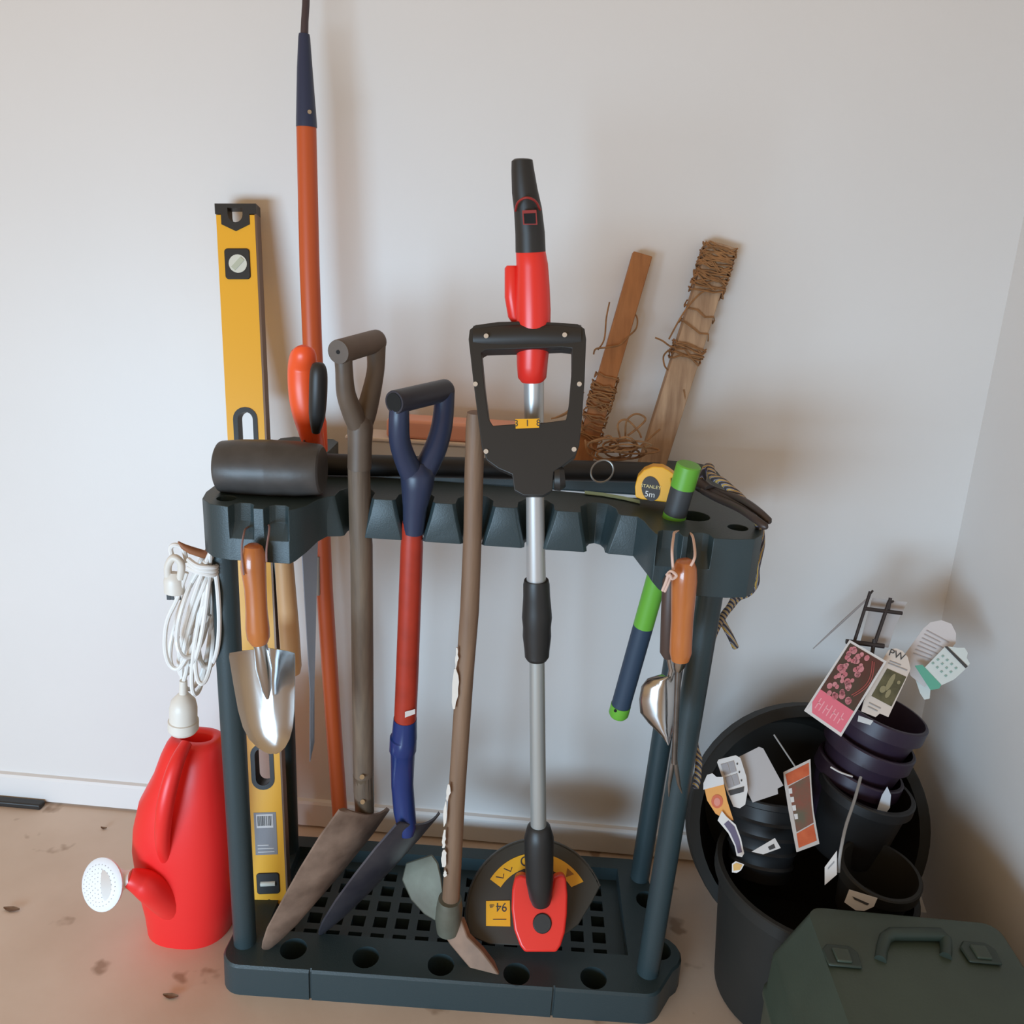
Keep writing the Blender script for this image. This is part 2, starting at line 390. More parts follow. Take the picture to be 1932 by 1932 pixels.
for (a_, b__, rd) in ((v0, v1, True), (w0_, w1_, False)):
    c = (a_+b__)/2
    fm = obj('vial_frame', MB().prism(rrect(-.0188, a_-.001, .0188, b__+.001, .005, TH/2+.002), -nz*(TH+.004)), BLACK, lev, bevel=.0012)
    if rd:
        obj('plumb_vial', disc(lp(0.001, c, TH/2+.002), nz, .0135, .001, 24), VIAL, fm, label='round clear vial')
        obj('vial_mark', MB().box(lp(.001, c, TH/2+.0035), (.0206, .0075, .001), Matrix((ax, ay, nz)).transposed() @ Matrix.Rotation(.8, 3, 'Z')), mat('vial_liquid', (190, 196, 176), .1), fm)
    else:
        obj('cross_vial', MB().tube([lp(-.012, c, TH/2+.001), lp(.012, c, TH/2+.001)], .0045, 12), VIAL, fm, label='small clear cross vial')
s1, s0 = yfor(1526), yfor(1605)
st = obj('sticker', MB().prism([lp(-.018, s0, TH/2+.0006), lp(.018, s0, TH/2+.0006), lp(.018, s1, TH/2+.0006), lp(-.018, s1, TH/2+.0006)], -nz*.0008), LABELG, lev, label='grey barcode sticker')
hh = (s1-s0)
obj('barcode_panel', MB().prism([lp(-.014, s1-hh*.36, TH/2+.001), lp(.013, s1-hh*.36, TH/2+.001), lp(.013, s1-hh*.04, TH/2+.001), lp(-.014, s1-hh*.04, TH/2+.001)], -nz*.0006), PAPER, st)
bc = MB()
x = -.012
while x < .011:
    wd = random.choice((.0006, .0011, .0016)); bc.prism([lp(x, s1-hh*.31, TH/2+.0014), lp(x+wd, s1-hh*.31, TH/2+.0014), lp(x+wd, s1-hh*.08, TH/2+.0014), lp(x, s1-hh*.08, TH/2+.0014)], -nz*.0006); x += wd+random.choice((.0008, .0014))
obj('bars', bc, DKGREY, st)
bc = MB()
for k, (xx, yy) in enumerate(((.012, .14), (.013, .06), (.004, .22))):
    bc.prism([lp(-.014, s0+hh*yy, TH/2+.0011), lp(xx, s0+hh*yy, TH/2+.0011), lp(xx, s0+hh*(yy+.02), TH/2+.0011), lp(-.014, s0+hh*(yy+.02), TH/2+.0011)], -nz*.0006)
obj('lettering', bc, PAPER, st)

# ------------------------------------------------------------------ long orange pole
pol = thing('long_handled_tool', 'tallest tool, long orange fibreglass pole with navy steel socket at its top', 'garden tool', at(648, 1592, -.105))
obj('shaft', MB().ptube([(578, 238, -.085, 37), (584, 500, -.095, 37), (589, 640, -.1, 36), (600, 860, -.11, 34), (612, 1110, -.11, 31), (630, 1380, -.108, 29), (646, 1596, -.105, 28)], 20), ORANGE, pol)
obj('socket', MB().ptube([(578.5, 240, -.085, 39), (578, 225, -.085, 38), (575, 130, -.078, 29), (574, 70, -.075, 22), (574, 64, -.075, 20)], 20), NAVY, pol)
obj('neck', MB().ptube([(574, 72, -.075, 15), (575, 40, -.074, 14), (577, 10, -.07, 14), (579, -60, -.062, 14), (580, -140, -.055, 15)], 14), mat('dark_neck_steel', (82, 72, 76), .45, .5), pol)
P = at(584, 211, -.098); obj('rivet', disc(P, TOCAM(P), .0028, .003, 12), CHROME, pol)
sl = MB().ptube([(598.5, 1050, -.123, 10), (599, 1122, -.123, 10)], 12)
obj('sticker', sl, mat('grey_sticker', (168, 160, 152), .5), pol, label='grey and white wrap label on the shaft')

# ------------------------------------------------------------------ D handled shovels
def blade(C, L, u, prof, dish, th=.003, lift=.0, nt_=9):
    L = L.normalized(); u = (u-L*u.dot(L)).normalized(); n = u.cross(L)
    m = MB(); top = []; bot = []
    for s_, hw in prof:
        rt, rb = [], []
        for k in range(nt_):
            t = -1+2*k/(nt_-1)
            p = C + L*s_ + u*(hw*t) + n*(dish*(1-(t*t))*min(1, hw/.05) + lift*s_*s_)
            rt.append(p); rb.append(p - n*th)
        top.append(rt); bot.append(rb)
    R_ = [a + list(reversed(b)) for a, b in zip(top, bot)]
    return m.loft(R_)
def dhandle(E1, E2, rg, left, right, neck):
    d = (E2-E1).normalized()
    g = MB().tube([E1-d*.0125, E1-d*.0105, E1-d*.006, E2-d*.004, E2, E2+d*.003], [rg*.97, rg, rg, rg, rg*.98, rg*.85], 26)
    a = MB()
    for l in (left, right):
        P = smoothpts([at(*q[:3]) for q in l], 5); W = smoothpts([V((q[3], 0, 0)) for q in l], 5)
        a.tube(P, [w_.x/2/ppm(p) for p, w_ in zip(P, W)], 20)
    a.ptube(neck, 22)
    return g, a
# brown
sh = thing('shovel', 'old brown shovel with brown D handle and rusty blade', 'shovel', at(500, 1786, -.345))
E1, E2 = at(649, 661, -.384), at(711, 643, -.312)
g, a = dhandle(E1, E2, .0140, [(647, 662, -.384, 36), (649, 695, -.383, 33), (653, 743, -.374, 36), (666, 780, -.362, 40), (676, 806, -.355, 38)],
    [(709, 646, -.316, 38), (709, 695, -.322, 33), (700, 743, -.332, 36), (690, 780, -.344, 40), (682, 806, -.352, 38)],
    [(679, 784, -.353, 30), (679.5, 794, -.353, 46), (679.5, 808, -.352, 49), (679, 838, -.351, 45), (678, 883, -.349, 45)])
hd = obj('d_handle', a, BROWNP, sh)
obj('grip', g, BROWNP, hd)
obj('grip_hole', disc(E1-(E2-E1).normalized()*.012, E1-E2, .0024, .0012), HOLE, hd)
obj('shaft', MB().ptube([(677, 876, -.349, 42), (680, 1000, -.345, 42), (682, 1030, -.343, 42), (684, 1250, -.325, 41), (686, 1490, -.302, 38), (687, 1500, -.301, 37)], 20), WOODD, sh)
obj('socket', MB().ptube([(685.5, 1460, -.305, 39), (687, 1500, -.300, 38), (688, 1530, -.297, 36), (680, 1560, -.297, 30)], 18), mat('socket_steel', (112, 100, 84), .4, .6), sh)
for q in ((683, 1466, -.324), (684, 1513, -.318)):
    P = at(*q); obj('rivet', disc(P, TOCAM(P), .0035, .002, 12), CHROME, sh)
tip = atz(503, 1786, .057); C = at(688, 1526, -.298); u = V((.70, .65, .12))
ln = (tip-C).length
obj('blade', blade(C, tip-C, u, [(-.003, .048), (.0, .056), (.05, .057), (.11, .051), (.16, .043), (ln*.84, .030), (ln*.95, .018), (ln, .010)], -.014, .003), RUST, sh)
# blue
sb = thing('spade', 'digging spade with navy D handle and red fibreglass shaft', 'spade', at(603, 1758, -.31))
E1, E2 = at(757, 756, -.389), at(841, 736, -.316)
g, a = dhandle(E1, E2, .0140, [(754, 759, -.389, 36), (753, 791, -.389, 39), (754, 830, -.382, 40), (763, 862, -.372, 42), (778, 895, -.36, 46)],
    [(839, 740, -.321, 38), (837, 776, -.325, 39), (832, 812, -.333, 41), (820, 850, -.343, 44), (799, 892, -.353, 46)],
    [(787, 872, -.357, 34), (788, 884, -.356, 60), (788, 895, -.356, 66), (787, 919, -.355, 60), (783, 957, -.352, 46), (780, 1004, -.348, 39)])
hd = obj('d_handle', a, NAVY, sb)
obj('grip', g, mat('dark_navy_grip', (48, 48, 58), .4), hd)
obj('grip_hole', disc(E1-(E2-E1).normalized()*.012, E1-E2, .0112, .0012, 20), HOLE, hd)
obj('shaft', MB().ptube([(778, 985, -.348, 38), (777, 1030, -.344, 43), (768, 1280, -.325, 43), (763, 1392, -.316, 42)], 20), ORED, sb)
obj('socket', MB().ptube([(764.5, 1355, -.319, 44), (763, 1390, -.315, 48), (761, 1392, -.315, 51), (760, 1415, -.313, 51), (760, 1418, -.313, 46), (759, 1480, -.308, 42), (763, 1530, -.310, 41), (768, 1562, -.318, 36), (769, 1578, -.322, 22)], 20), NAVYM, sb)
P = at(772, 1345, -.338); obj('sticker', MB().prism([onplane(x, y, P, TOCAM(P)) for x, y in ((764, 1343), (783, 1338), (783, 1347), (764, 1354))], TOCAM(P)*.001), PAPER, sb, label='white sticker on the shaft')
tip = atz(604, 1760, .057); C = at(789, 1543, -.295); u = V((.70, .65, .2))
ln = (tip-C).length
obj('blade', blade(C, tip-C, u, [(-.004, .050), (.0, .056), (.05, .058), (.11, .053), (.17, .044), (ln*.85, .028), (ln*.95, .014), (ln, .004)], -.012, .003), DSTEEL, sb)

# ------------------------------------------------------------------ mattock
mk = thing('mattock', 'grub mattock with plain wood handle and green grey steel head', 'mattock', at(905, 1846, -.355))
obj('handle', MB().ptube([(897, 778, -.372, 32), (897, 800, -.37, 36), (894, 900, -.362, 36), (892, 1000, -.355, 35), (886, 1150, -.345, 36), (877, 1270, -.338, 34), (863, 1480, -.330, 32), (851, 1690, -.325, 33), (848, 1735, -.324, 34)], 20, flat=.85), WOODM, mk)
EY = at(846, 1728, -.322)
obj('head', MB().ptube([(849, 1695, -.325, 44), (848, 1712, -.324, 50), (846, 1735, -.322, 50), (845, 1756, -.322, 42)], 18), MOSS, mk, smooth=30)
def ploft(m, secs):
    """secs: (left uvY, right uvY, thickness vec)"""
    R_ = []
    for l, r, t in secs:
        a, b = at(*l), at(*r); R_.append([a, b, b+V(t), a+V(t)])
    return m.loft(R_)
t1_ = (0, .008, -.006)
w1m = ploft(MB(), [((822, 1738, -.318), (846, 1712, -.322), t1_), ((800, 1725, -.312), (836, 1690, -.315), t1_), ((775, 1698, -.30), (832, 1655, -.30), t1_), ((758, 1660, -.285), (826, 1628, -.285), t1_), ((766, 1628, -.272), (815, 1612, -.272), (0, .004, -.003))])
obj('hoe_blade', w1m, MOSS, mk, bevel=.002)
t2_ = (.004, .012, -.004)
w2m = ploft(MB(), [((824, 1745, -.326), (870, 1735, -.326), t2_), ((848, 1782, -.334), (882, 1768, -.334), t2_), ((868, 1806, -.344), (908, 1794, -.344), t2_), ((890, 1832, -.353), (928, 1820, -.353), t2_), ((912, 1852, -.360), (943, 1842, -.360), (.002, .004, -.002))])
obj('pick_blade', w2m, MRUST, mk, bevel=.002)
TAPEM = mat('torn_white_tape', (216, 206, 194), .6)
jx = random.Random(3)
for (y0, y1, x0, x1, wl, wr) in ((1222, 1262, 861, 858, 0, 5), (1262, 1338, 858, 855, -4, 9), (1480, 1512, 845, 843, -2, 5), (1512, 1560, 842, 838, -4, 2), (1566, 1600, 838, 836, -3, 4), (1604, 1636, 838, 836, -5, 6), (1642, 1655, 840, 838, -2, 4)):
    n = 6; pts = []
    for i in range(n+1):
        f_ = i/n; y = y0+(y1-y0)*f_; x = x0+(x1-x0)*f_; k = .35+.65*math.sin(math.pi*min(1, max(0, f_)))
        pts.append((x+wl*k+jx.uniform(-1, 1), x+wr*k+jx.uniform(-1.5, 1.5), y))
    L_, R2_ = [], []
    for xl, xr, y in pts:
        Y = -.353 + (y-1222)/430*.014
        L_.append(at(xl, y, Y)); R2_.append(at(xr, y, Y-.001))
    tpm_ = MB().loft([[a_, b__, b__+V((0, .0015, 0)), a_+V((0, .0015, 0))] for a_, b__ in zip(L_, R2_)])
    obj('tape_scrap', tpm_, TAPEM, mk, label='torn white tape scrap')

# ------------------------------------------------------------------ string trimmer
tr = thing('string_trimmer', 'red and black string trimmer standing upright in the rack with telescopic aluminium pole', 'string trimmer', at(1018, 1797, -.30))
obj('upper_pole', MB().ptube([(1007, 690, -.352, 39), (1007.5, 800, -.349, 37), (1009.5, 940, -.345, 34), (1012, 1115, -.335, 37)], 24), ALU, tr)
obj('lower_pole', MB().ptube([(1012.5, 1180, -.332, 29), (1016, 1575, -.306, 30)], 24), mat('lower_aluminium', (190, 193, 190), .38, .55), tr)
cl = obj('length_clamp', MB().ptube([(1012, 1094, -.336, 46), (1012, 1102, -.336, 50), (1012.5, 1125, -.335, 51), (1013, 1150, -.333, 55), (1013, 1165, -.333, 57), (1013, 1183, -.332, 53), (1013, 1200, -.331, 54), (1013, 1225, -.33, 48), (1013, 1238, -.33, 46), (1013, 1244, -.33, 38)], 28), BLACK, tr, smooth=25)
TRED = mat('dark_red_rim', (150, 44, 40), .4)
hgr = obj('rear_grip', MB().ptube([(985, 300, -.362, 30), (985, 303, -.362, 40), (986, 320, -.362, 43), (990, 360, -.361, 49), (996, 395, -.360, 53), (1000, 440, -.358, 56), (1001, 475, -.357, 57)], 28), BLACK, tr)
obj('red_band', MB().tube(smoothpts([at(972.5, 398, -.372), at(976, 384, -.381), at(984, 376, -.387), at(994, 373, -.389), at(1005, 376, -.387), at(1013, 383, -.381), at(1019, 396, -.372)], 5), .0013, 8), TRED, hgr)
P = at(998, 410, -.381); n = TOCAM(P); f_ = lambda x, y: onplane(x, y, P, n)
ti = obj('trigger_slot', MB().prism([f_(985, 397), (f_(1012, 396)), f_(1014, 424), f_(987, 424)], n*.0015), TRED, hgr, label='red rim of trigger opening')
obj('opening', MB().prism([f_(988, 403), f_(1010, 402), f_(1011, 422), f_(989.5, 422)], n*.0022), HOLE, ti)
mb_ = MB().ptube([(1001, 466, -.357, 48), (1001, 474, -.357, 56), (1004, 500, -.356, 60), (1005, 540, -.355, 64), (1006, 585, -.354, 66), (1006, 640, -.353, 64), (1004, 690, -.353, 58), (1004, 712, -.352, 54), (1004, 721, -.352, 40)], 28)
hs = obj('motor_cover', mb_, RED, tr)
obj('side_pod', MB().ptube([(966, 501, -.352, 20), (966, 506, -.352, 28), (967, 560, -.35, 30), (972, 595, -.35, 28), (978, 612, -.35, 18)], 20), RED, hs)
# loop handle
P0 = at(1000, 760, -.400); nH = V((0, -.93, .36)).normalized()
h_ = lambda x, y: onplane(x, y, P0, nH)
outer = [(884, 640), (886, 622), (897, 613), (940, 607), (985, 606), (1045, 608), (1090, 611), (1103, 620), (1106, 640), (1103, 720), (1098, 790), (1093, 840), (1086, 860), (1062, 878), (1045, 890), (1042, 925), (1025, 935), (988, 935), (970, 925), (966, 895), (940, 884), (918, 868), (909, 845), (903, 800), (893, 720)]
inner = [(908, 665), (916, 660), (985, 658), (1060, 655), (1079, 657), (1079, 700), (1074, 760), (1068, 792), (1030, 797), (985, 799), (930, 803), (922, 790), (914, 730)]
lh = obj('loop_handle', MB().prism([h_(*p) for p in outer], -nH*.028, [[h_(*p) for p in inner]]), BLACK, tr, bevel=.006, bseg=4)
obj('handle_grip', MB().tube([h_(893, 633)-nH*.012, h_(945, 632)-nH*.011, h_(1000, 630)-nH*.011, h_(1050, 631)-nH*.011, h_(1096, 632)-nH*.012], [.0145, .0158, .016, .0158, .0145], 20), BLACK, lh)
obj('adjust_knob', MB().tube([h_(1046, 900)-nH*.012, h_(1056, 900)-nH*.012, h_(1066, 899)-nH*.012], [.014, .015, .011], 14), BLACK, lh)
SCREW = mat('screw_steel', (220, 218, 214), .3, .6)
for q in ((918, 637), (1065, 635), (897, 725), (1093, 725), (917, 852), (1083, 848)):
    top_ = q[1] < 650
    P = h_(*q) + nH*(.006 if top_ else 0); obj('screw', disc(P, nH, .0028, .0014, 10), SCREW, lh)
stc = obj('sticker', MB().prism([h_(*p)+nH*.001 for p in ((972, 791), (1018, 790), (1017, 807), (973, 809))], -nH*.001), YEL, lh, label='small yellow sticker')
text('lettering', '3   I   8', .0105, h_(995, 799)+nH*.0012, h_(1017, 798)-h_(973, 799), nH, DKGREY, stc)
# lower housing, guard, motor head
obj('neck_housing', MB().ptube([(1016.5, 1556, -.307, 34), (1016.5, 1560, -.307, 44), (1017, 1580, -.307, 56), (1017, 1610, -.307, 55), (1018, 1660, -.31, 52), (1020, 1690, -.312, 44), (1021, 1702, -.312, 36)], 26), BLACK, tr)
Pg = at(1012, 1725, -.285); nG = V((0, -.70, .71)).normalized()
gx = V((.998, .06, 0)); gx = (gx-nG*gx.dot(nG)).normalized(); gy = nG.cross(gx)
def gp(r, deg, off=0): t = math.radians(deg); return Pg + gx*(r*math.cos(t)) + gy*(r*math.sin(t)) + nG*off
GD = [gp(.112, d_) for d_ in range(24, 199, 6)] + [gp(.085, 212), gp(.055, 235), gp(.045, 270), gp(.050, 315), gp(.068, 350), gp(.092, 14)]
gd = obj('guard', MB().prism(GD, -nG*.004), mat('guard_black', (58, 56, 50), .5), tr, bevel=.0015)
dA = list(range(24, 199, 6)); dB = dA[::-1]
obj('guard_skirt', MB().loft([[gp(.112, d_) for d_ in dA] + [gp(.109, d_) for d_ in dB], [gp(.116, d_, -.025) for d_ in dA] + [gp(.113, d_, -.025) for d_ in dB]]), MC['guard_black'], gd)
for d0, d1 in ((100, 148), (34, 81)):
    sk_ = obj('warning_sticker', MB().prism([gp(.090, d_, .0012) for d_ in range(d0, d1+1, 4)] + [gp(.069, d_, .0012) for d_ in range(d1, d0-1, -4)], -nG*.001), YEL, gd, label='curved yellow warning sticker')
    for dd in ((0.2, .45) if d0 == 100 else (.3,)):
        d_ = d0+(d1-d0)*(1-dd) if d0 == 100 else d0+(d1-d0)*.35
        c = gp(.0795, d_, .0014); rd = (c-Pg).normalized(); td = nG.cross(rd)
        if d0 == 34: obj('warning_symbol', MB().prism([c-td*.007+rd*.005, c+td*.007+rd*.005, c-rd*.007], nG*.0005), mat('symbol_brown', (150, 96, 30), .5), sk_)
        else: obj('tick_mark', MB().tube([c-td*.006-rd*.001, c-td*.001-rd*.005, c+td*.006+rd*.005], .0008, 6), DKGREY, sk_)
    c = gp(.0795, d0+5 if d0 == 100 else d1-4, .0014); rd = (c-Pg).normalized(); td = nG.cross(rd)
    obj('ring_mark', MB().tube(circ(c, .0065, 18, rd, td), .0011, 6, loop=True), DKGREY, sk_)
g_ = lambda x, y, o=.0014: onplane(x, y, Pg+nG*o, nG)
ns = obj('noise_sticker', MB().prism([g_(917, 1700), g_(962, 1699), g_(963, 1748), g_(917, 1747)], -nG*.0012), YEL, gd, label='square yellow sticker reading 94')
text('lettering', '94', .018, g_(946, 1711, .0018), g_(917, 1711)-g_(962, 1711), nG, DKGREY, ns)
text('lettering', 'dB', .007, g_(928, 1709, .0018), g_(917, 1711)-g_(962, 1711), nG, DKGREY, ns)
obj('lettering', MB().prism([g_(930, 1734, .0018), g_(955, 1734, .0018), g_(955, 1735.5, .0018), g_(930, 1735.5, .0018)], nG*.0003), DKGREY, ns)
Ph = at(1018, 1720, -.318); nM = V((0, -.82, .57)).normalized()
m_ = lambda x, y: onplane(x, y, Ph, nM)
shield = [(972, 1655), (983, 1650), (997, 1655), (1001, 1672), (1005, 1690), (1020, 1698), (1036, 1690), (1041, 1672), (1045, 1655), (1060, 1650), (1068, 1656), (1071, 1690), (1070, 1725), (1066, 1760), (1058, 1785), (1050, 1797), (990, 1797), (981, 1785), (970, 1755), (965, 1715), (966, 1680)]
mh = obj('motor_head', MB().prism([m_(*p) for p in shield], -nM*.045), RED, tr, bevel=.007, bseg=4)
obj('head_button', disc(m_(1023, 1742)-nM*.002, nM, .0145, .0045, 24), BLACK, mh, bevel=.0015)

# ------------------------------------------------------------------ mallet
ml = thing('rubber_mallet', 'black rubber mallet lying on the rack left block with wooden handle hanging down', 'mallet', at(520, 935, -.345))
A, Bm = at(414, 880, -.364), at(609, 886, -.358)
dm = (Bm-A); 
obj('head', MB().tube([A, A+dm*.012, A+dm*.03, A+dm*.25, A+dm*.48, A+dm*.5, A+dm*.52, A+dm*.75, A+dm*.96, A+dm*.985, Bm], [.0285, .0310, .0322, .0348, .0352, .0356, .0352, .0346, .0318, .0305, .028], 40), RUBBER, ml, smooth=30)
hp = rk(-.262, .018, 0)
obj('handle', MB().tube([V((hp.x, hp.y, .82)), V((hp.x+.001, hp.y, .72)), V((hp.x+.006, hp.y, .60)), V((hp.x+.008, hp.y, .545)), V((hp.x+.0085, hp.y, .535))], [.0115, .0118, .0135, .0135, .011], 20), WOODP, ml)

# ------------------------------------------------------------------ hand saw
sw = thing('hand_saw', 'hand saw with bright orange handle and black grip stood blade down behind the mallet', 'saw', at(586, 1438, -.22))
ow = MB()
pts = smoothpts([at(594, 845, -.245), at(586, 812, -.262), at(577, 770, -.268), at(572, 730, -.270), at(571, 692, -.270), at(573, 668, -.280), at(573, 657, -.279), at(573, 651, -.279)], 5)
W = smoothpts([V((q, 0, 0)) for q in (40, 48, 57, 58, 56, 48, 34, 10)], 5)
ow.tube(pts, [w_.x/2/ppm(p) for p, w_ in zip(pts, W)], 22, flat=.95, up=(.4, .9, 0))
ow.tube([at(600, 850, -.228), at(600, 815, -.228), at(601, 795, -.222), at(601, 780, -.222)], [.0135, .0125, .011, .008], 18)
ow.tube(smoothpts([at(572, 672, -.27), at(586, 684, -.245), at(600, 700, -.218)], 5), .008, 12)
hdl = obj('handle', ow, mat('bright_orange_plastic', (250, 92, 44), .35), sw)
gpp = smoothpts([at(601, 684, -.300), at(601, 688, -.300), at(601, 705, -.300), at(600, 745, -.298), at(598, 785, -.292), at(596, 815, -.285)], 5)
W = smoothpts([V((q, 0, 0)) for q in (12, 24, 33, 34, 30, 16)], 5)
obj('grip', MB().tube(gpp, [w_.x/2/ppm(p) for p, w_ in zip(gpp, W)], 18), BLACK, hdl)
bl = MB()
T0, T1 = at(572, 830, -.275), at(602, 830, -.225); 
B0, B1 = at(584, 1437, -.225), at(592, 1400, -.215)
M0, M1 = at(568, 1030, -.262), at(598, 1030, -.215)
th = V((.0012, 0, 0))
bl.loft([[T0, T1, T1+th, T0+th], [M0, M1, M1+th, M0+th], [at(584, 1300, -.238), at(592, 1300, -.21), at(592, 1300, -.21)+th, at(584, 1300, -.238)+th], [B0, B1, B1+th, B0+th]])
obj('blade', bl, mat('saw_steel', (150, 150, 158), .38, .6), sw, smooth=20)

# ------------------------------------------------------------------ hand trowel, left hook
def hook_cord(pts, r=.0012): return MB().tube(smoothpts(pts, 6), r, 8)
tw = thing('hand_trowel', 'silver hand trowel with orange wooden handle hanging from the rack left hook', 'trowel', at(510, 1425, -.45))
obj('handle', MB().ptube([(478, 1027, -.444, 20), (478, 1031, -.444, 34), (478, 1045, -.445, 44), (478, 1070, -.445, 47), (482, 1110, -.446, 41), (484, 1150, -.447, 40), (486, 1185, -.447, 44), (488, 1203, -.447, 42), (490, 1214, -.447, 30)], 24), WOODL, tw)
obj('neck', MB().ptube([(490, 1210, -.447, 24), (493, 1225, -.447, 26), (498, 1260, -.445, 30), (503, 1300, -.443, 18), (505, 1318, -.442, 6)], 16), CHROME, tw)
obj('cord', hook_cord([at(460, 1085, -.462), at(456, 1040, -.456), at(460, 1008, -.440), at(466, 996, -.418), at(486, 992, -.404), at(505, 990, -.414), at(508, 1000, -.438), at(503, 1035, -.458), at(503, 1060, -.462)]), mat('purple_cord', (140, 110, 108), .7), tw)
tb_ = MB()
edges = [(1232, 433, 555), (1240, 432, 556), (1290, 440, 556), (1340, 449, 555), (1372, 458, 552), (1395, 470, 546), (1410, 485, 538), (1419, 499, 529), (1423, 510, 520)]
top, bot = [], []
PT = at(500, 1320, -.448); nT = V((-.08, -.98, .12)).normalized()
for y, l, r in edges:
    a, b = onplane(l, y, PT, nT), onplane(r, y, PT, nT); ra, rb = [], []
    hw = (b-a).length/.095
    for k in range(15):
        t = k/14; p = a.lerp(b, t); q = (2*t-1)
        p = p - nT*(.016*(1-q*q)*hw)
        if abs(q) < .2: p = p - nT*(.004*(1-(q/.2)**2)*max(0, 1-(y-1232)/150))
        ra.append(p); rb.append(p - nT*.0015)
    top.append(ra); bot.append(rb)
tb_.loft([a + list(reversed(b)) for a, b in zip(top, bot)])
obj('blade', tb_, CHROME, tw, smooth=60)

# ------------------------------------------------------------------ right hook: weeder, second trowel
wd = thing('hand_weeder', 'two pronged hand weeder with orange wooden handle hanging from the rack right hook', 'weeder', at(1272, 1500, -.43))
obj('handle', MB().ptube([(1293, 1055, -.444, 18), (1293, 1059, -.444, 34), (1292, 1072, -.444, 45), (1291, 1095, -.443, 49), (1289, 1130, -.442, 46), (1287, 1170, -.441, 42), (1285, 1205, -.440, 42), (1284, 1230, -.44, 42), (1283, 1245, -.44, 34), (1283, 1248, -.44, 22)], 24), WOODL, wd)
obj('ferrule', MB().ptube([(1283, 1240, -.44, 26), (1281, 1255, -.439, 24), (1279, 1264, -.438, 16)], 16), CHROME, wd)
obj('shaft', MB().ptube([(1280, 1255, -.439, 13), (1276, 1340, -.436, 11), (1272, 1440, -.433, 11)], 14), STEEL, wd)
for p2 in ((1265, 1470), (1278, 1468)):
    s_ = 1 if p2[0] > 1272 else -1
    obj('prong', MB().ptube([(1272+s_*2, 1432, -.433, 8), (1272+s_*5, 1455, -.432, 9), (1272+s_*9, 1480, -.431, 7), (1272+s_*(15 if s_ > 0 else 10), 1497 if s_ > 0 else 1503, -.430, 2)], 10, flat=.6), STEEL, wd)
obj('cord', hook_cord([at(1270, 1075, -.462), at(1268, 1040, -.455), at(1271, 1012, -.420), at(1274, 1004, -.398), at(1290, 1004, -.388), at(1304, 1008, -.398), at(1309, 1022, -.424), at(1311, 1050, -.458), at(1303, 1068, -.464)], .0016), mat('pink_cord', (222, 188, 172), .7), wd)
kn = hook_cord([at(1258, 1085, -.466), at(1266, 1078, -.470), at(1276, 1086, -.470), at(1268, 1092, -.472), at(1262, 1084, -.474), at(1256, 1100, -.468), at(1250, 1114, -.462)], .0018)
kn.tube(smoothpts([at(1266, 1086, -.47), at(1260, 1102, -.466), at(1254, 1116, -.462)], 5), .0017, 8)
obj('knot', kn, MC['pink_cord'], wd)
t2 = thing('hand_trowel', 'chrome bladed trowel hanging behind the two pronged weeder', 'trowel', at(1260, 1400, -.418))
obj('handle', MB().ptube([(1266, 1085, -.418, 20), (1265, 1095, -.418, 30), (1262, 1160, -.416, 30), (1260, 1230, -.414, 30), (1262, 1240, -.414, 20)], 18), mat('dark_wood', (78, 60, 52), .5), t2)
obj('neck', MB().ptube([(1262, 1236, -.414, 14), (1268, 1262, -.412, 14), (1262, 1285, -.412, 12)], 12), CHROME, t2)
PT = at(1245, 1320, -.412); nT = V((-.75, -.62, .22)).normalized(); t2b = MB(); top, bot = [], []
for y, l, r in ((1272, 1250, 1272), (1280, 1222, 1276), (1295, 1210, 1277), (1320, 1206, 1276), (1345, 1208, 1274), (1365, 1224, 1271), (1385, 1245, 1268), (1400, 1258, 1264)):
    P = at((l+r)/2, y, -.412); ra, rb = [], []
    nn = V((-.15, -.97, .15)).normalized()
    a, b = onplane(l, y, at(1245, 1320, -.412), nn), onplane(r, y, at(1245, 1320, -.412), nn)
    for k in range(11):
        t = k/10; q = 2*t-1; p = a.lerp(b, t) + nn*(.010*(1-q*q))
        ra.append(p); rb.append(p-nn*.0014)
    top.append(ra); bot.append(rb)
t2b.loft([a + list(reversed(b)) for a, b in zip(top, bot)])
obj('blade', t2b, CHROME, t2, smooth=60)

# ------------------------------------------------------------------ green handled tool through the right block
gt = thing('lopper_handle', 'lime green and dark blue tubular tool handle slanting through the rack right end', 'tool handle', at(1167, 1352, -.30))
A, Bq = at(1300, 876, -.352), at(1166, 1350, -.300)
def gtp(t): return A.lerp(Bq, t)
gdir = (Bq-A)
obj('end_cap', MB().tube([gtp(0), gtp(.004), gtp(.078)], [.0135, .0152, .0152], 24), GREEN, gt)
obj('grip', MB().tube([gtp(.078), gtp(.172)], .0145, 24), mat('dark_grey_grip', (62, 64, 66), .5), gt)
obj('green_sleeve', MB().tube([gtp(.172), gtp(.42), gtp(.605)], [.0146, .0136, .0136], 24), GREEN, gt)
obj('blue_sleeve', MB().tube([gtp(.605), gtp(.95)], .0136, 24), DARKBLUE, gt)
lc = obj('tip_cap', MB().tube([gtp(.95), gtp(.99), gtp(1)], [.0142, .0142, .012], 24), GREEN, gt)
P = at(1161, 1341, -.3145); obj('tip_hole', disc(P, TOCAM(P), .0022, .0012, 10), HOLE, lc)

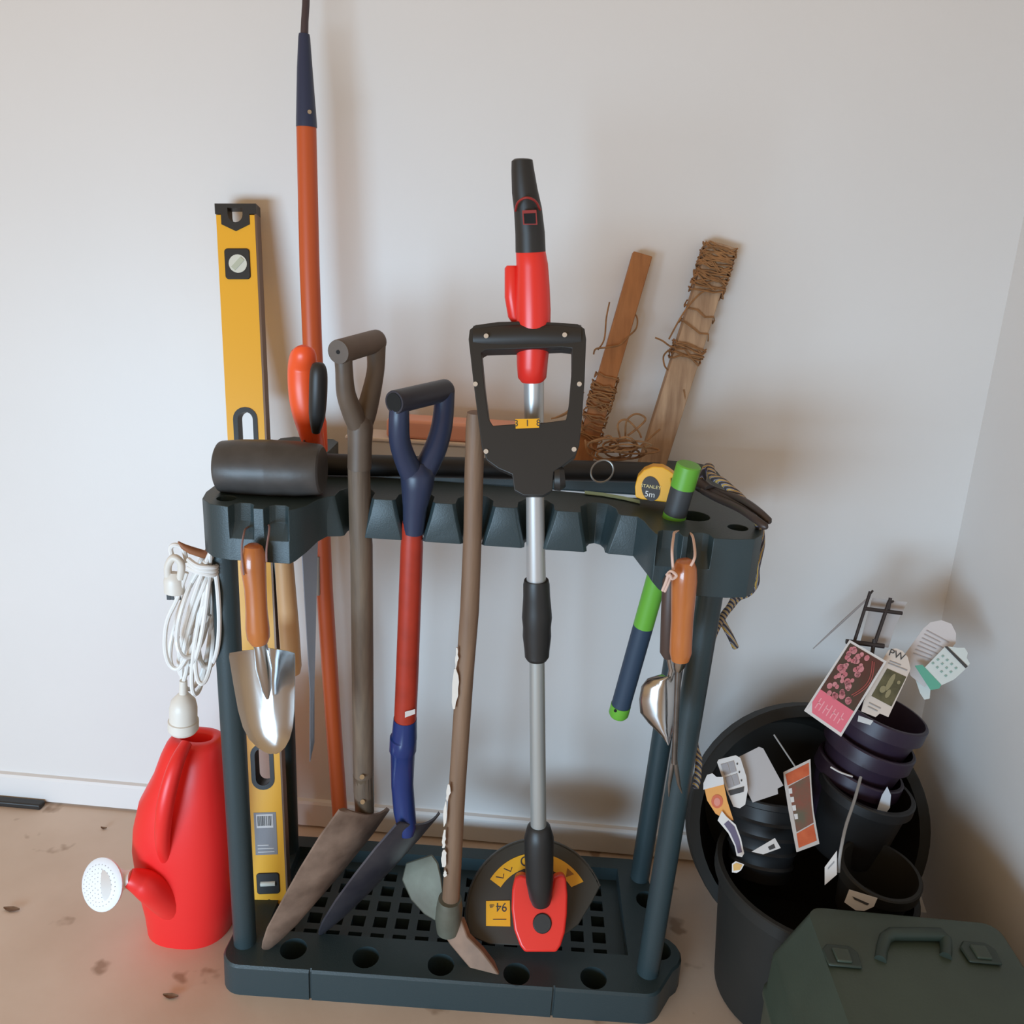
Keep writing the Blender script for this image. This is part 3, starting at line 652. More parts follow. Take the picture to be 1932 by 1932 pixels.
# ------------------------------------------------------------------ on the right block: tape, fork, ring, pale gap strip
PT = at(1236, 944, -.322); PT.z = .8005
tpm = thing('tape_measure', 'yellow tape measure with black oval face on the rack right block', 'tape measure', PT)
nP = V((-.12, -.98, .12)).normalized(); t_ = lambda x, y, o=0: onplane(x, y, PT+nP*o, nP)
ol = [(1199, 938), (1198, 918), (1203, 900), (1215, 887), (1232, 880), (1250, 881), (1262, 887), (1274, 896), (1273, 900), (1266, 903), (1268, 925), (1266, 944), (1258, 948), (1210, 942)]
tm = obj('case', MB().prism([t_(*p) for p in ol], -nP*.034), YEL, tpm, bevel=.003, bseg=3)
fc = obj('face', MB().prism([t_(1228+17.5*math.cos(a)+2*math.sin(a), 922+23.5*math.sin(a), .0008) for a in (2*math.pi*k/24 for k in range(24))], -nP*.002), mat('black_label', (36, 26, 24), .4), tpm, label='black oval face')
XT = t_(1245, 922)-t_(1210, 917)
text('lettering', 'STANLEY', .0062, t_(1228, 918.5, .0012), XT, nP, mat('label_yellow', (240, 220, 150), .5), fc)
text('lettering', '5m', .0105, t_(1226, 933, .0012), XT, nP, WHITEP, fc)
fk = thing('hand_fork', 'dark steel hand cultivator lying with prongs over the rack right corner', 'hand fork', at(1330, 935, -.33))
FS = mat('dark_fork_steel', (74, 66, 64), .45, .5)
for i, pp in enumerate((((1333, 918, -.30), (1358, 928, -.33), (1400, 944, -.40), (1430, 964, -.44), (1453, 986, -.46)), ((1326, 926, -.31), (1352, 940, -.35), (1392, 958, -.41), (1420, 976, -.45), (1447, 996, -.47)), ((1328, 922, -.30), (1356, 934, -.34), (1398, 953, -.40), (1414, 962, -.42), (1424, 968, -.43)))):
    obj('prong', MB().tube(smoothpts([at(*q) for q in pp], 5), [.0045]*20+[.0022], 10), FS, fk)
obj('socket', MB().ptube([(1322, 916, -.28, 26), (1330, 920, -.30, 26), (1340, 926, -.32, 22)], 14), FS, fk)
rg = MB().tube(circ(at(1136, 889, -.235), .0155, 28, (.98, 0, .1), (0.05, .25, .96)), .0013, 8, loop=True)
tag(obj('key_ring', rg, mat('ring_wire', (150, 146, 140), .35, .7)), 'thin grey wire ring leaning on the black foam tube', 'ring')
stp = MB(); L1 = [at(1105, 914, -.272), at(1140, 911, -.275), at(1180, 911, -.285), at(1212, 912, -.297)]  # flat strip standing for the bright gap and reflection, plus a greenish bit
stp.loft([[p, p+V((0, .010, .001)), p+V((0, .010, .002)), p+V((0, 0, .001))] for p in [V((q.x, q.y, .8015)) for q in L1]])
tag(obj('gap_strip', stp, mat('pale_green_strip', (150, 178, 150), .4)), 'pale green strip for the bright gap and a greenish bit between the foam tube and tape measure', 'tie')

# rope
ropem = mat('rope_fibre', (70, 66, 86), .8)
nt = ropem.node_tree; b_ = nt.nodes['Principled BSDF']; tc_ = [x for x in nt.nodes if x.type == 'TEX_COORD'][0]
wv = nt.nodes.new('ShaderNodeTexWave'); wv.inputs['Scale'].default_value = 62; wv.inputs['Distortion'].default_value = 1.5; wv.bands_direction = 'DIAGONAL'
rp = nt.nodes.new('ShaderNodeValToRGB'); cr = rp.color_ramp; cr.interpolation = 'CONSTANT'
cr.elements[0].position = 0; cr.elements[0].color = lin((66, 62, 60)); cr.elements[1].position = .3; cr.elements[1].color = lin((96, 92, 130))
for p_, c_ in ((.55, (206, 202, 196)), (.72, (70, 64, 62)), (.88, (204, 168, 88))):
    e_ = cr.elements.new(p_); e_.color = lin(c_)
nt.links.new(tc_.outputs['Object'], wv.inputs[0]); nt.links.new(wv.outputs['Fac'], rp.inputs[0]); nt.links.new(rp.outputs[0], b_.inputs['Base Color'])
ro = MB()
ro.tube(smoothpts([at(1326, 905, -.27), at(1332, 884, -.28), at(1340, 882, -.29), at(1346, 900, -.31), at(1362, 908, -.33), at(1378, 922, -.35), at(1396, 938, -.37), at(1412, 958, -.40), at(1430, 985, -.37), at(1436, 1020, -.33), at(1431, 1050, -.30), at(1426, 1075, -.28), at(1426, 1098, -.26), at(1413, 1118, -.25), at(1392, 1128, -.25), at(1378, 1145, -.255), at(1366, 1160, -.265), at(1345, 1200, -.285), at(1322, 1280, -.29), at(1308, 1360, -.292), at(1312, 1410, -.295), at(1318, 1432, -.30), at(1317, 1455, -.302), at(1316, 1470, -.304), at(1312, 1485, -.305)], 6), .0052, 10)
ro.tube(smoothpts([at(1386, 1085, -.262), at(1387, 1105, -.258), at(1384, 1130, -.256), at(1372, 1152, -.262), at(1362, 1166, -.268), at(1367, 1180, -.27), at(1378, 1200, -.27), at(1388, 1222, -.27)], 6), .0046, 10)
tag(obj('rope', ro, ropem), 'black blue and yellow braided rope draped over the rack right corner', 'rope')

# ------------------------------------------------------------------ stakes and twine
def stake(label, A, Bk, wpx, th, m, wraps, loose, name='garden_stake', ext=0):
    d = (A-Bk).normalized(); s_ = (RT - d*RT.dot(d)).normalized(); n = s_.cross(d)
    if n.y > 0: n = -n
    hw = wpx/2/ppm(A)
    t = thing(name, label, 'stake', Bk, None)
    mb = MB(); R_ = []
    for P, k in ((Bk, 1.0), (Bk.lerp(A, .5), 1.02), (A, 1.0)):
        R_.append([P-s_*hw*k-n*th/2, P+s_*hw*k-n*th/2, P+s_*hw*k+n*th/2, P-s_*hw*k+n*th/2])
    mb.loft(R_); obj('wood', mb, m, t, bevel=.0015)
    rnd = random.Random(len(label)); tm_ = MB(); Ln = (A-Bk).length
    for t0_, t1_, turns in wraps:
        pts = []; N = turns*14
        for i in range(N+1):
            f = i/N; a = 2*math.pi*turns*f
            z = t0_+(t1_-t0_)*f + rnd.uniform(-.003, .003)/Ln + .007*math.sin(a*.37+2*rnd.random())/Ln
            P = Bk.lerp(A, z); k = .0025+rnd.uniform(0, .003)
            c_, q_ = math.cos(a), math.sin(a)
            x = max(-1, min(1, c_*1.35)); y = max(-1, min(1, q_*1.35))
            pts.append(P + s_*((hw+k)*x) + n*((th/2+k)*y))
        tm_.tube(pts, .0012, 6)
    tw_ = obj('twine', tm_, TWINE, t)
    for l in loose: obj('loose_end', MB().tube(smoothpts([at(*q) for q in l], 6), .0014, 6), TWINE, tw_)
    return t
stake('short square wooden stake with loose brown twine, nearest the string trimmer', at(1212, 480, -.02), V((at(1096, 868, -.075).x, -.07, .779)), 37, .016, WOODS,
      [(.15, .42, 16), (.30, .44, 9)], [((1150, 570, -.03), (1144, 600, -.035), (1140, 640, -.045), (1128, 660, -.05)), ((1192, 585, -.035), (1202, 600, -.035), (1200, 620, -.04), (1185, 635, -.045), (1170, 650, -.055), (1150, 655, -.06), (1125, 658, -.055), (1120, 668, -.05)), ((1095, 760, -.07), (1078, 775, -.075), (1060, 785, -.08), (1040, 790, -.085)), ((1102, 740, -.075), (1078, 752, -.08), (1072, 775, -.08), (1048, 788, -.085))])
stake('thick pale wooden stake bound with brown twine near its top, rightmost of the two stakes', at(1360, 462, -.02), V((at(1226, 872, -.072).x, -.068, .779)), 52, .022, WOODG,
      [(.80, .985, 18), (.84, .985, 14), (.52, .575, 7), (.60, .8, 2)], [((1300, 650, -.05), (1270, 655, -.055), (1250, 643, -.06), (1236, 637, -.06)), ((1262, 660, -.05), (1252, 672, -.05), (1254, 690, -.052), (1262, 700, -.052)), ((1290, 735, -.06), (1292, 755, -.06), (1282, 768, -.06)), ((1262, 640, -.05), (1290, 590, -.05), (1320, 555, -.045), (1345, 545, -.04))])
tg = MB(); rnd = random.Random(5)
for i in range(10):
    cx, cy = rnd.uniform(1140, 1205), rnd.uniform(835, 858); rx, ry = rnd.uniform(18, 45), rnd.uniform(5, 14)
    pts = [at(cx+rx*math.cos(a), min(868, cy+ry*math.sin(a)), -.135+.03*math.sin(a+i)) for a in (2*math.pi*k/14 for k in range(14))]
    tg.tube(smoothpts(pts, 3, True), .0016, 6, loop=True)
for l in (((1105, 835, -.13), (1130, 832, -.13), (1148, 822, -.13), (1160, 834, -.13)), ((1170, 826, -.13), (1166, 800, -.13), (1182, 792, -.13), (1203, 812, -.13), (1210, 826, -.13)), ((1180, 830, -.13), (1182, 795, -.13), (1200, 781, -.13), (1218, 790, -.12), (1205, 806, -.13), (1184, 822, -.13)), ((1104, 830, -.14), (1110, 855, -.15), (1135, 866, -.15), (1170, 862, -.14), (1200, 848, -.13), (1245, 810, -.1))):
    tg.tube(smoothpts([at(*q) for q in l], 6), .0016, 6)
tag(obj('twine_tangle', tg, TWINE), 'loose tangle of brown jute twine between the two wooden stakes', 'twine')

# ------------------------------------------------------------------ extension cord
ec = thing('extension_cord', 'coiled white extension cord hanging at the rack left side', 'extension cord', at(346, 1378, -.36))
cm = MB(); rnd = random.Random(11)
for (x0, y0, x1, y1, wd_) in ((395, 1035, 330, 1262, 30), (392, 1040, 350, 1240, 36), (398, 1045, 380, 1290, 22), (405, 1050, 368, 1310, 18), (400, 1040, 345, 1275, 24), (402, 1060, 390, 1260, 26), (388, 1060, 338, 1205, 24), (400, 1075, 355, 1300, 30), (396, 1050, 360, 1255, 14)):
    ax_ = V((x1-x0, y1-y0)); ln_ = ax_.length; dx, dy = ax_/ln_; pts = []
    for k in range(16):
        a = 2*math.pi*k/16
        s_ = .5-.5*math.cos(a); o_ = wd_*math.sin(a)*(.35+.65*s_)
        pts.append(at(x0+dx*ln_*s_-dy*o_, y0+dy*ln_*s_+dx*o_, -.36+.022*math.sin(a+x0)+rnd.uniform(-.006, .006)))
    cm.tube(smoothpts(pts, 4, True), .0031, 8, loop=True)
cm.tube(smoothpts([at(352, 1080, -.372), at(334, 1130, -.374), at(316, 1170, -.37), at(311, 1215, -.368), at(318, 1250, -.366), at(335, 1262, -.366), at(352, 1240, -.37), at(395, 1160, -.37)], 6), .0031, 8)
cm.tube(smoothpts([at(346, 1300, -.36), at(347, 1285, -.36), at(352, 1265, -.36), at(356, 1235, -.362)], 6), .0031, 8)
cm.tube(smoothpts([at(326, 1052, -.372), at(322, 1035, -.37), at(330, 1028, -.37), at(345, 1035, -.368), at(352, 1060, -.365)], 6), .0031, 8)
for q in range(3): cm.tube(smoothpts([at(355, 1055+8*q, -.385), at(375, 1068+6*q, -.392), at(405, 1070+7*q, -.385), at(412, 1060, -.36)], 6), .0031, 8)
obj('cable', cm, WHITEP, ec)
pg = MB().ptube([(328, 1080, -.372, 18), (328, 1088, -.372, 34), (328, 1096, -.372, 38), (329, 1108, -.372, 38), (329, 1118, -.372, 38), (329, 1120, -.372, 30)], 20, flat=.8)
pg.tube(smoothpts([at(318, 1092, -.374), at(317, 1068, -.376), at(328, 1052, -.377), at(342, 1064, -.376), at(340, 1092, -.374)], 5), .0048, 12)
pl = obj('plug', pg, CREAM, ec)
pn = MB()
for x in (318, 325, 338): pn.box(at(x, 1125, -.372), (.0045, .0016, .010))
obj('pins', pn, BLACK, pl)
sk2 = MB().ptube([(346, 1284, -.36, 14), (346, 1308, -.36, 16), (346, 1310, -.36, 22), (346, 1322, -.36, 44), (346, 1335, -.36, 50), (346, 1358, -.36, 50), (346, 1359, -.36, 55), (346, 1374, -.36, 55), (346, 1379, -.36, 48)], 26)
obj('socket', sk2, CREAM, ec, smooth=30)
lt = MB().ptube([(336, 1022, -.39, 3), (346, 1031, -.388, 11), (360, 1038, -.384, 15), (385, 1046, -.376, 16), (402, 1048, -.37, 14)], 12)
obj('strap', lt, mat('brown_leather', (150, 96, 62), .55), ec, label='brown tie around the coil')

# ------------------------------------------------------------------ watering can
cn = thing('watering_can', 'bright red plastic watering can with white rose on the floor left of the rack', 'watering can', V((-.53, -.25, 0)))
YC = -.255
secs = [(1393, 371, 28, .013), (1388, 371, 33, .017), (1389, 371, 44, .026), (1398, 370, 52, .036), (1415, 368, 58, .045), (1450, 366, 68, .056), (1500, 359, 87, .066), (1545, 357, 95, .070), (1585, 357, 97, .071), (1640, 361, 93, .070), (1700, 366, 83, .066), (1735, 365, 76, .064)]
rings = []
for y, cx, hw, ry in secs:
    P = at(cx, y, YC); rx = hw/ppm(P)
    rings.append([P + V((rx*(abs(math.cos(a))**.8)*math.copysign(1, math.cos(a)), ry*(abs(math.sin(a))**.8)*math.copysign(1, math.sin(a)), 0)) for a in (2*math.pi*k/40 for k in range(40))])
c_ = sum(rings[-1], V())/40
rings.append([V((p.x, p.y, .008)) for p in rings[-1]]); rings.append([V((c_.x+(p.x-c_.x)*.9, c_.y+(p.y-c_.y)*.9, 0)) for p in rings[-1]])
top = rings[0]; c0 = sum(top, V())/40
inn = [[c0+(p-c0)*1.0 for p in top]]
low = [[V((c0.x+(p.x-c0.x)*1.0, c0.y+(p.y-c0.y)*1.0, p.z-.05)) for p in top]]
cb = MB().loft(low+rings, True, True)
obj('body', cb, CANRED, cn, smooth=60)
hp_ = smoothpts([at(352, 1402, YC-.035), at(333, 1440, YC-.062), at(318, 1490, YC-.078), at(309, 1540, YC-.084), at(307, 1590, YC-.076), at(314, 1625, YC-.058)], 6)
obj('handle', MB().tube(hp_, [.0085+.004*math.sin(math.pi*i/(len(hp_)-1)) for i in range(len(hp_))], 18), CANRED, cn)
sp_ = smoothpts([at(372, 1712, YC+.0), at(335, 1703, YC-.035), at(288, 1675, YC-.075), at(262, 1662, YC-.085), at(243, 1656, YC-.09)], 6)
n = len(sp_)
obj('spout', MB().tube(sp_, [.040-.0265*(i/(n-1))**.75 for i in range(n)], 22), CANRED, cn)
RC = at(192, 1669, YC-.10); rn = V((-.30, -.86, .42)).normalized()
rsm = MB()
A = at(250, 1657, YC-.088); back = RC - rn*.012
rsm.tube([A, A.lerp(back, .35), back, RC-rn*.005], [.0125, .0135, .030, .0372], 32)
ro_ = obj('rose', rsm, WHITEP, cn, label='white sprinkler rose')
x_ = rn.orthogonal().normalized(); y_ = rn.cross(x_)
fcm = MB().loft([circ(RC+rn*d, r, 36, x_, y_) for r, d in ((.0382, -.004), (.0392, 0), (.037, .002), (.028, .005), (.015, .0068), (.004, .0073))])
fc = obj('rose_face', fcm, mat('white_gloss_plastic', (236, 238, 242), .55), ro_)
hl = MB()
for r, n in ((.006, 6), (.012, 12), (.018, 18), (.024, 24), (.030, 30)):
    for k in range(n):
        a = 2*math.pi*k/n; q = RC + x_*(r*math.cos(a)) + y_*(r*math.sin(a)) + rn*(.0073-(r/.04)**2*.0052)
        hl.prism(circ(q, .0006, 6, x_, y_), rn*.0006)
obj('spray_holes', hl, GREY, fc, kind='stuff')

# ------------------------------------------------------------------ pots in the corner
def pot(name, label, C, axis, rt, rb, h, m, lip=.006, liph=.02, th=.0025, ribs=0, cat='plant pot', group=None, top=False):
    """C: centre of the bottom (or of the rim when top)"""
    axis = V(axis).normalized(); C = V(C)
    if top: C = C - axis*h
    Mx = axis_matrix(C, axis)
    p = [(.0, 0), (rb*.96, 0), (rb, .004)]
    if ribs:
        for k in range(1, ribs+1):
            z = (h-liph)*k/(ribs+1); r = rb+(rt-rb)*z/h; p += [(r, z-.004), (r+.003, z), (r, z+.004)]
    p += [(rb+(rt-rb)*(h-liph)/h, h-liph), (rt+lip, h-liph+.002), (rt+lip, h-.002), (rt+lip-.002, h), (rt-th, h), (rb+(rt-rb)*(h-liph)/h-th, h-liph-.004), (rb-th, .006), (0, .006)]
    o = obj(name, MB().lathe(p, Mx, 56), m, smooth=40)
    tag(o, label, cat, group); return o, Mx
tub, _ = pot('planter_tub', 'largest black tub lying on its side at the back against the wall corner', at(1527, 1560, -.19), V((0, -.93, .36)), .183, .150, .13, POTR, lip=.012, liph=.035, th=.006, top=True)
FP = V((.447, -.283, 0))
fp, _ = pot('plant_pot', 'large black pot standing in front, full of smaller pots and plant tags', FP, V((0.015, .01, 1)), .142, .118, .232, POTR, lip=.006, liph=.022, th=.003)
SP = at(1662, 1640, -.315)
sp, _ = pot('plant_pot', 'small empty black pot with a pale rim sticker, nearest the green case', SP, V((.05, -.10, 1)), .0545, .044, .085, POTR, lip=.004, liph=.02, top=True)
qn = V((-.05, -.93, .36)).normalized(); q0_ = at(1625, 1700, -.381)
pk = obj('sticker', MB().prism([onplane(x, y, q0_, qn) for x, y in ((1602, 1678), (1655, 1694), (1648, 1710), (1630, 1718), (1614, 1717), (1593, 1702))], qn*.0012), PAPER, sp, label='pale torn sticker on the rim')
obj('print', MB().prism([onplane(x, y, q0_+qn*.0014, qn) for x, y in ((1608, 1691), (1640, 1705), (1636, 1708), (1612, 1697))], qn*.0004), DKGREY, pk)
rp_, _ = pot('plant_pot', 'black ribbed pot tilted inside the large front pot under the white tags', at(1442, 1590, -.25)-V((0, 0, .06)), V((.05, .35, .9)), .058, .046, .125, BLACK2, lip=.003, liph=.012, ribs=4)
bp_, _ = pot('plant_pot', 'black pot holding the leaning stack of purple pots', at(1592, 1600, -.215), V((.14, .02, .98)), .066, .054, .12, POT, lip=.005, liph=.018)
AX = (at(1690, 1332, -.155)-at(1605, 1540, -.185)).normalized()
for k, (d, lab) in enumerate(((0, 'topmost open purple pot of the leaning purple stack'), (.050, 'middle purple pot of the leaning stack, directly under the open one'), (.098, 'lowest purple pot of the leaning stack, set in the black pot'))):
    o, _ = pot('purple_pot', lab, at(1668, 1338, -.165)-AX*d, AX + V((0, -.12, 0)), .066-.001*k, .050, .10, PURPLE, lip=.0030, liph=.026, top=True, group='stacked purple pots')
    if k == 0: topp = o
    if k == 2: lowp = o
lt_ = MB().tube(smoothpts([at(1567, 1447, -.262), at(1585, 1457, -.266), at(1608, 1465, -.262)], 5), .0014, 8)
obj('rim_mark', lt_, PAPER, lowp, label='white line on the pot')

# ------------------------------------------------------------------ plant tags
def card(name, label, poly, P, n, m=PAPER, prints=(), th=.0008, cat='plant tag'):
    n = V(n).normalized(); n = n if n.dot(EYE-P) > 0 else -n
    f = lambda x, y, o=0: onplane(x, y, P+n*o, n)
    o = obj(name, MB().prism([f(*p) for p in poly], -n*th), m); tag(o, label, cat)
    for i, (pn_, polys, pm) in enumerate(prints):
        mb = MB()
        for pl_ in polys: mb.prism([f(x, y, .0006) for x, y in pl_], -n*.0005)
        obj(pn_, mb, pm, o)
    return o, f, n
def bil(q, s, t):
    (a, b, c, d) = [V(p+(0,)) for p in q]; p = a.lerp(b, s).lerp(d.lerp(c, s), t); return (p.x, p.y)
def brect(q, s0, t0, s1, t1): return [bil(q, s0, t0), bil(q, s1, t0), bil(q, s1, t1), bil(q, s0, t1)]
def bell(q, s, t, rs, rt_, n=12): return [bil(q, s+rs*math.cos(2*math.pi*k/n), t+rt_*math.sin(2*math.pi*k/n)) for k in range(n)]
# pink flower card
Q = ((1603, 1207), (1673, 1248), (1587, 1390), (1517, 1341))
PINK = mat('tag_pink', (226, 112, 128), .5); DPH = mat('photo_dark_green', (66, 62, 48), .5, rgb2=(92, 40, 34), vs=25); PETAL = mat('petal_pink', (206, 140, 142), .5, rgb2=(188, 100, 108), vs=120)
rnd = random.Random(4); pet = []
for i in range(48):
    t = rnd.uniform(.05, .66); s = rnd.uniform(.12, .60 if t < .5 else .85); r = rnd.uniform(.040, .075); pet.append(bell(Q, s, t, r, r*.62, 9))
nc = V((-.12, -.86, .50))
pt, fpt, npt = card('flower_tag', 'largest tag with pink flowers photo and pink band, leaning on the purple pots', Q, at(1592, 1300, -.262), nc, PAPER,
    [('photo', [brect(Q, .05, .03, .95, .68)], DPH), ('pink_band', [brect(Q, .05, .68, .95, .965)], PINK), ])
n_ = npt
mb = MB()
for pl_ in pet: mb.prism([fpt(x, y, .0011) for x, y in pl_], -n_*.0004)
obj('flowers', mb, PETAL, pt)
mb = MB()
for k in range(7):
    s = .16+.1*k; mb.prism([fpt(x, y, .0011) for x, y in brect(Q, s, .76+.012*(k % 3), s+.025, .90)], -n_*.0004)
    if k % 2 == 0: mb.prism([fpt(x, y, .0011) for x, y in brect(Q, s, .82, s+.09, .835)], -n_*.0004)
obj('lettering', mb, mat('pale_pink_print', (238, 160, 168), .5), pt)
mb = MB()
for dd in (0, .05):
    mb.tube([fpt(*bil(Q, .76+.16*math.sin(a)-dd, .08+.46*k/10), .0011) for k, a in enumerate(math.pi*j/10 for j in range(11))], .0007, 5)
obj('lines', mb, mat('red_line', (170, 84, 78), .5), pt)
obj('corner', MB().prism([fpt(x, y, .0011) for x, y in (bil(Q, .05, .86), bil(Q, .17, .965), bil(Q, .05, .965))], -n_*.0004), PAPER, pt)
# PW tag
poly = [(1668, 1240), (1677, 1226), (1690, 1223), (1703, 1228), (1713, 1240), (1718, 1262), (1709, 1283), (1676, 1353), (1660, 1346), (1652, 1353), (1625, 1342), (1630, 1322)]
Q2 = ((1674, 1261), (1710, 1277), (1682, 1333), (1644, 1313))
pw, f2, n2 = card('plant_tag', 'cream tag with PW lettering and olive photo, right of the pink flower tag', poly, at(1672, 1290, -.250), nc, mat('cream_card', (212, 198, 186), .5),
    [('photo', [Q2], mat('photo_olive', (104, 96, 66), .5, rgb2=(64, 62, 40), vs=60))])
mb = MB()
for (s, t, rs, rt_) in ((.45, .35, .12, .3), (.3, .65, .14, .12), (.6, .7, .1, .15), (.8, .25, .08, .06)): mb.prism([f2(x, y, .0011) for x, y in bell(Q2, s, t, rs, rt_, 10)], -n2*.0004)
obj('plant_picture', mb, mat('photo_pale_olive', (142, 132, 98), .5), pw)
text('lettering', 'PW', .0145, f2(1692, 1236, .0008), f2(1702, 1241)-f2(1682, 1233), n2, DKGREY, pw)
mb = MB()
for a in ((1640, 1325, 1662, 1336), (1638, 1332, 1656, 1341), (1676, 1250, 1712, 1264), (1679, 1246, 1700, 1254)):
    mb.prism([f2(a[0], a[1], .0011), f2(a[2], a[3], .0011), f2(a[2]-.8, a[3]+1.6, .0011), f2(a[0]-.8, a[1]+1.6, .0011)], -n2*.0004)
obj('lettering', mb, GREY, pw)
# rounded white tag behind right
poly = [(1706, 1236), (1742, 1186), (1756, 1174), (1776, 1170), (1795, 1177), (1804, 1195), (1803, 1213), (1765, 1262), (1745, 1297), (1718, 1275)]
Q3 = ((1750, 1180), (1800, 1208), (1768, 1258), (1715, 1240))
rt1, f3, n3 = card('plant_tag', 'round headed grey white tag standing tall behind the teal striped tag', poly, at(1755, 1235, -.205), (-.25, -.85, .45), mat('pale_card', (206, 198, 196), .5))
mb = MB()
for k in range(7): mb.prism([f3(x, y, .0011) for x, y in brect(Q3, .05, .12+.12*k, .9-.25*(k % 2), .145+.12*k)], -n3*.0004)
obj('lettering', mb, mat('pale_print', (168, 160, 160), .6), rt1)
poly = [(1784, 1219), (1806, 1222), (1820, 1222), (1826, 1232), (1824, 1241), (1830, 1252), (1822, 1262), (1800, 1282), (1776, 1293), (1742, 1262), (1752, 1252)]
Q4 = ((1786, 1223), (1824, 1256), (1776, 1293), (1740, 1256))
tt, f4, n4 = card('plant_tag', 'white tag with teal green stripe, rightmost of the tags in the corner', poly, at(1784, 1255, -.230), (-.25, -.85, .45), mat('cool_card', (206, 212, 208), .5))
obj('teal_stripe', MB().prism([f4(x, y, .0006) for x, y in ((1726, 1256), (1740, 1254), (1776, 1292), (1772, 1299), (1756, 1302))], -n4*.0012), mat('teal_print', (92, 164, 140), .5), tt)
obj('dark_bar', MB().prism([f4(x, y, .0011) for x, y in ((1782, 1220), (1787, 1219), (1826, 1257), (1822, 1261))], -n4*.0004), DKGREY, tt)
mb = MB()
for i in range(4):
    for j in range(3): mb.prism([f4(x, y, .0011) for x, y in brect(Q4, .12+.22*i, .25+.2*j, .2+.22*i, .32+.2*j)], -n4*.0004)
obj('lettering', mb, mat('green_grey_print', (140, 168, 158), .6), tt)
lt3, _, _ = card('plant_tag', 'small white tag end hanging below the teal striped tag', [(1722, 1266), (1756, 1296), (1754, 1318), (1744, 1320), (1736, 1308)], at(1742, 1296, -.222), (-.25, -.85, .45), MC['cool_card'])
# black label holder, ladder shaped
lh_ = MB(); PL = at(1650, 1180, -.21); nL = V((-.1, -.92, .36)).normalized(); l_ = lambda x, y: onplane(x, y, PL, nL)
for a, b, w_ in (((1642, 1116), (1612, 1210), .0028), ((1678, 1134), (1650, 1215), .0032), ((1630, 1148), (1702, 1157), .0036), ((1596, 1210), (1668, 1219), .0044), ((1650, 1206), (1634, 1300), .0035), ((1676, 1150), (1680, 1128), .003), ((1673, 1140), (1686, 1134), .002), ((1642, 1120), (1647, 1114), .0018)):
    lh_.tube([l_(*a), l_(*b)], w_*.85, 8)
lho = tag(obj('label_holder', lh_, mat('brown_black_plastic', (44, 34, 32), .5)), 'dark ladder shaped plastic label holder sticking up behind the pink flower tag', 'label holder')
card('plant_tag', 'pale clear tag standing behind the dark label holder', [(1646, 1128), (1712, 1136), (1690, 1180), (1676, 1222), (1622, 1216)], at(1660, 1175, -.195), (-.1, -.92, .36), mat('clear_grey_card', (176, 170, 168), .35))
card('white_sticker', 'small white sticker on the upper purple pot under the pink flower tag', [(1620, 1350), (1648, 1360), (1642, 1368), (1618, 1361)], at(1633, 1359, -.243), (-.1, -.9, .3), PAPER, cat='sticker')
# front pot tags
Qa = ((1354, 1432), (1392, 1421), (1410, 1490), (1376, 1516))
ta, fa, na = card('plant_tag', 'white tag with grey text boxes beside the orange flower tag', [(1353, 1438), (1356, 1433), (1388, 1425), (1397, 1430), (1408, 1465), (1411, 1490), (1406, 1518), (1396, 1525), (1384, 1522), (1372, 1495)], at(1385, 1475, -.300), (-.1, -.88, .46), PAPER)
Qb = ((1356, 1440), (1391, 1430), (1404, 1482), (1374, 1494))
mb = MB()
for i in range(2):
    for j in range(2): mb.prism([fa(x, y, .0011) for x, y in brect(Qb, .08+.4*i, .06+.46*j, .44+.34*i, .44+.46*j)], -na*.0004)
obj('text_boxes', mb, mat('box_print', (158, 152, 152), .6), ta)
mb = MB()
for j in range(3): mb.prism([fa(x, y, .0011) for x, y in bell(Qb, .92, .2+.3*j, .04, .04, 8)], -na*.0004)
mb.prism([fa(x, y, .0011) for x, y in ((1374, 1492), (1404, 1484), (1403, 1494), (1378, 1501))], -na*.0004)
obj('dark_print', mb, DKGREY, ta)
tb2, fb, nb_ = card('plant_tag', 'large blank grey tag between the text tag and the tomato coloured tag', [(1394, 1428), (1432, 1409), (1440, 1412), (1478, 1482), (1467, 1488), (1468, 1498), (1420, 1514), (1408, 1490)], at(1435, 1460, -.285), (-.1, -.85, .5), mat('grey_white_card', (178, 172, 170), .5))
tc2, fc2, nc2 = card('flower_tag', 'orange flower tag with white hook top at the left rim of the front pot', [(1327, 1478), (1334, 1462), (1344, 1459), (1352, 1466), (1364, 1466), (1366, 1480), (1372, 1510), (1384, 1548), (1366, 1545), (1350, 1535), (1334, 1510)], at(1352, 1500, -.318), (-.15, -.88, .4), mat('tag_orange', (226, 156, 76), .5))
obj('white_top', MB().prism([fc2(x, y, .0006) for x, y in ((1327, 1490), (1327, 1478), (1334, 1462), (1344, 1459), (1352, 1466), (1364, 1466), (1366, 1480))], -nc2*.0005), PAPER, tc2)
fl_ = obj('flower', MB().prism([fc2(1353+11*math.cos(2*math.pi*k/16), 1512+13*math.sin(2*math.pi*k/16), .0008) for k in range(16)], -nc2*.0004), mat('flower_orange', (204, 98, 62), .5), tc2)
obj('flower_heart', MB().prism([fc2(1353+6*math.cos(2*math.pi*k/14), 1513+8*math.sin(2*math.pi*k/14), .0012) for k in range(14)], -nc2*.0004), mat('flower_pink', (214, 134, 116), .5), fl_)
td, fd, nd_ = card('plant_tag', 'narrow purple tag curving down below the orange flower tag', [(1354, 1548), (1362, 1530), (1371, 1541), (1388, 1556), (1398, 1582), (1404, 1610), (1400, 1617), (1390, 1615), (1386, 1596), (1374, 1572)], at(1380, 1575, -.345), (-.15, -.9, .35), PAPER)
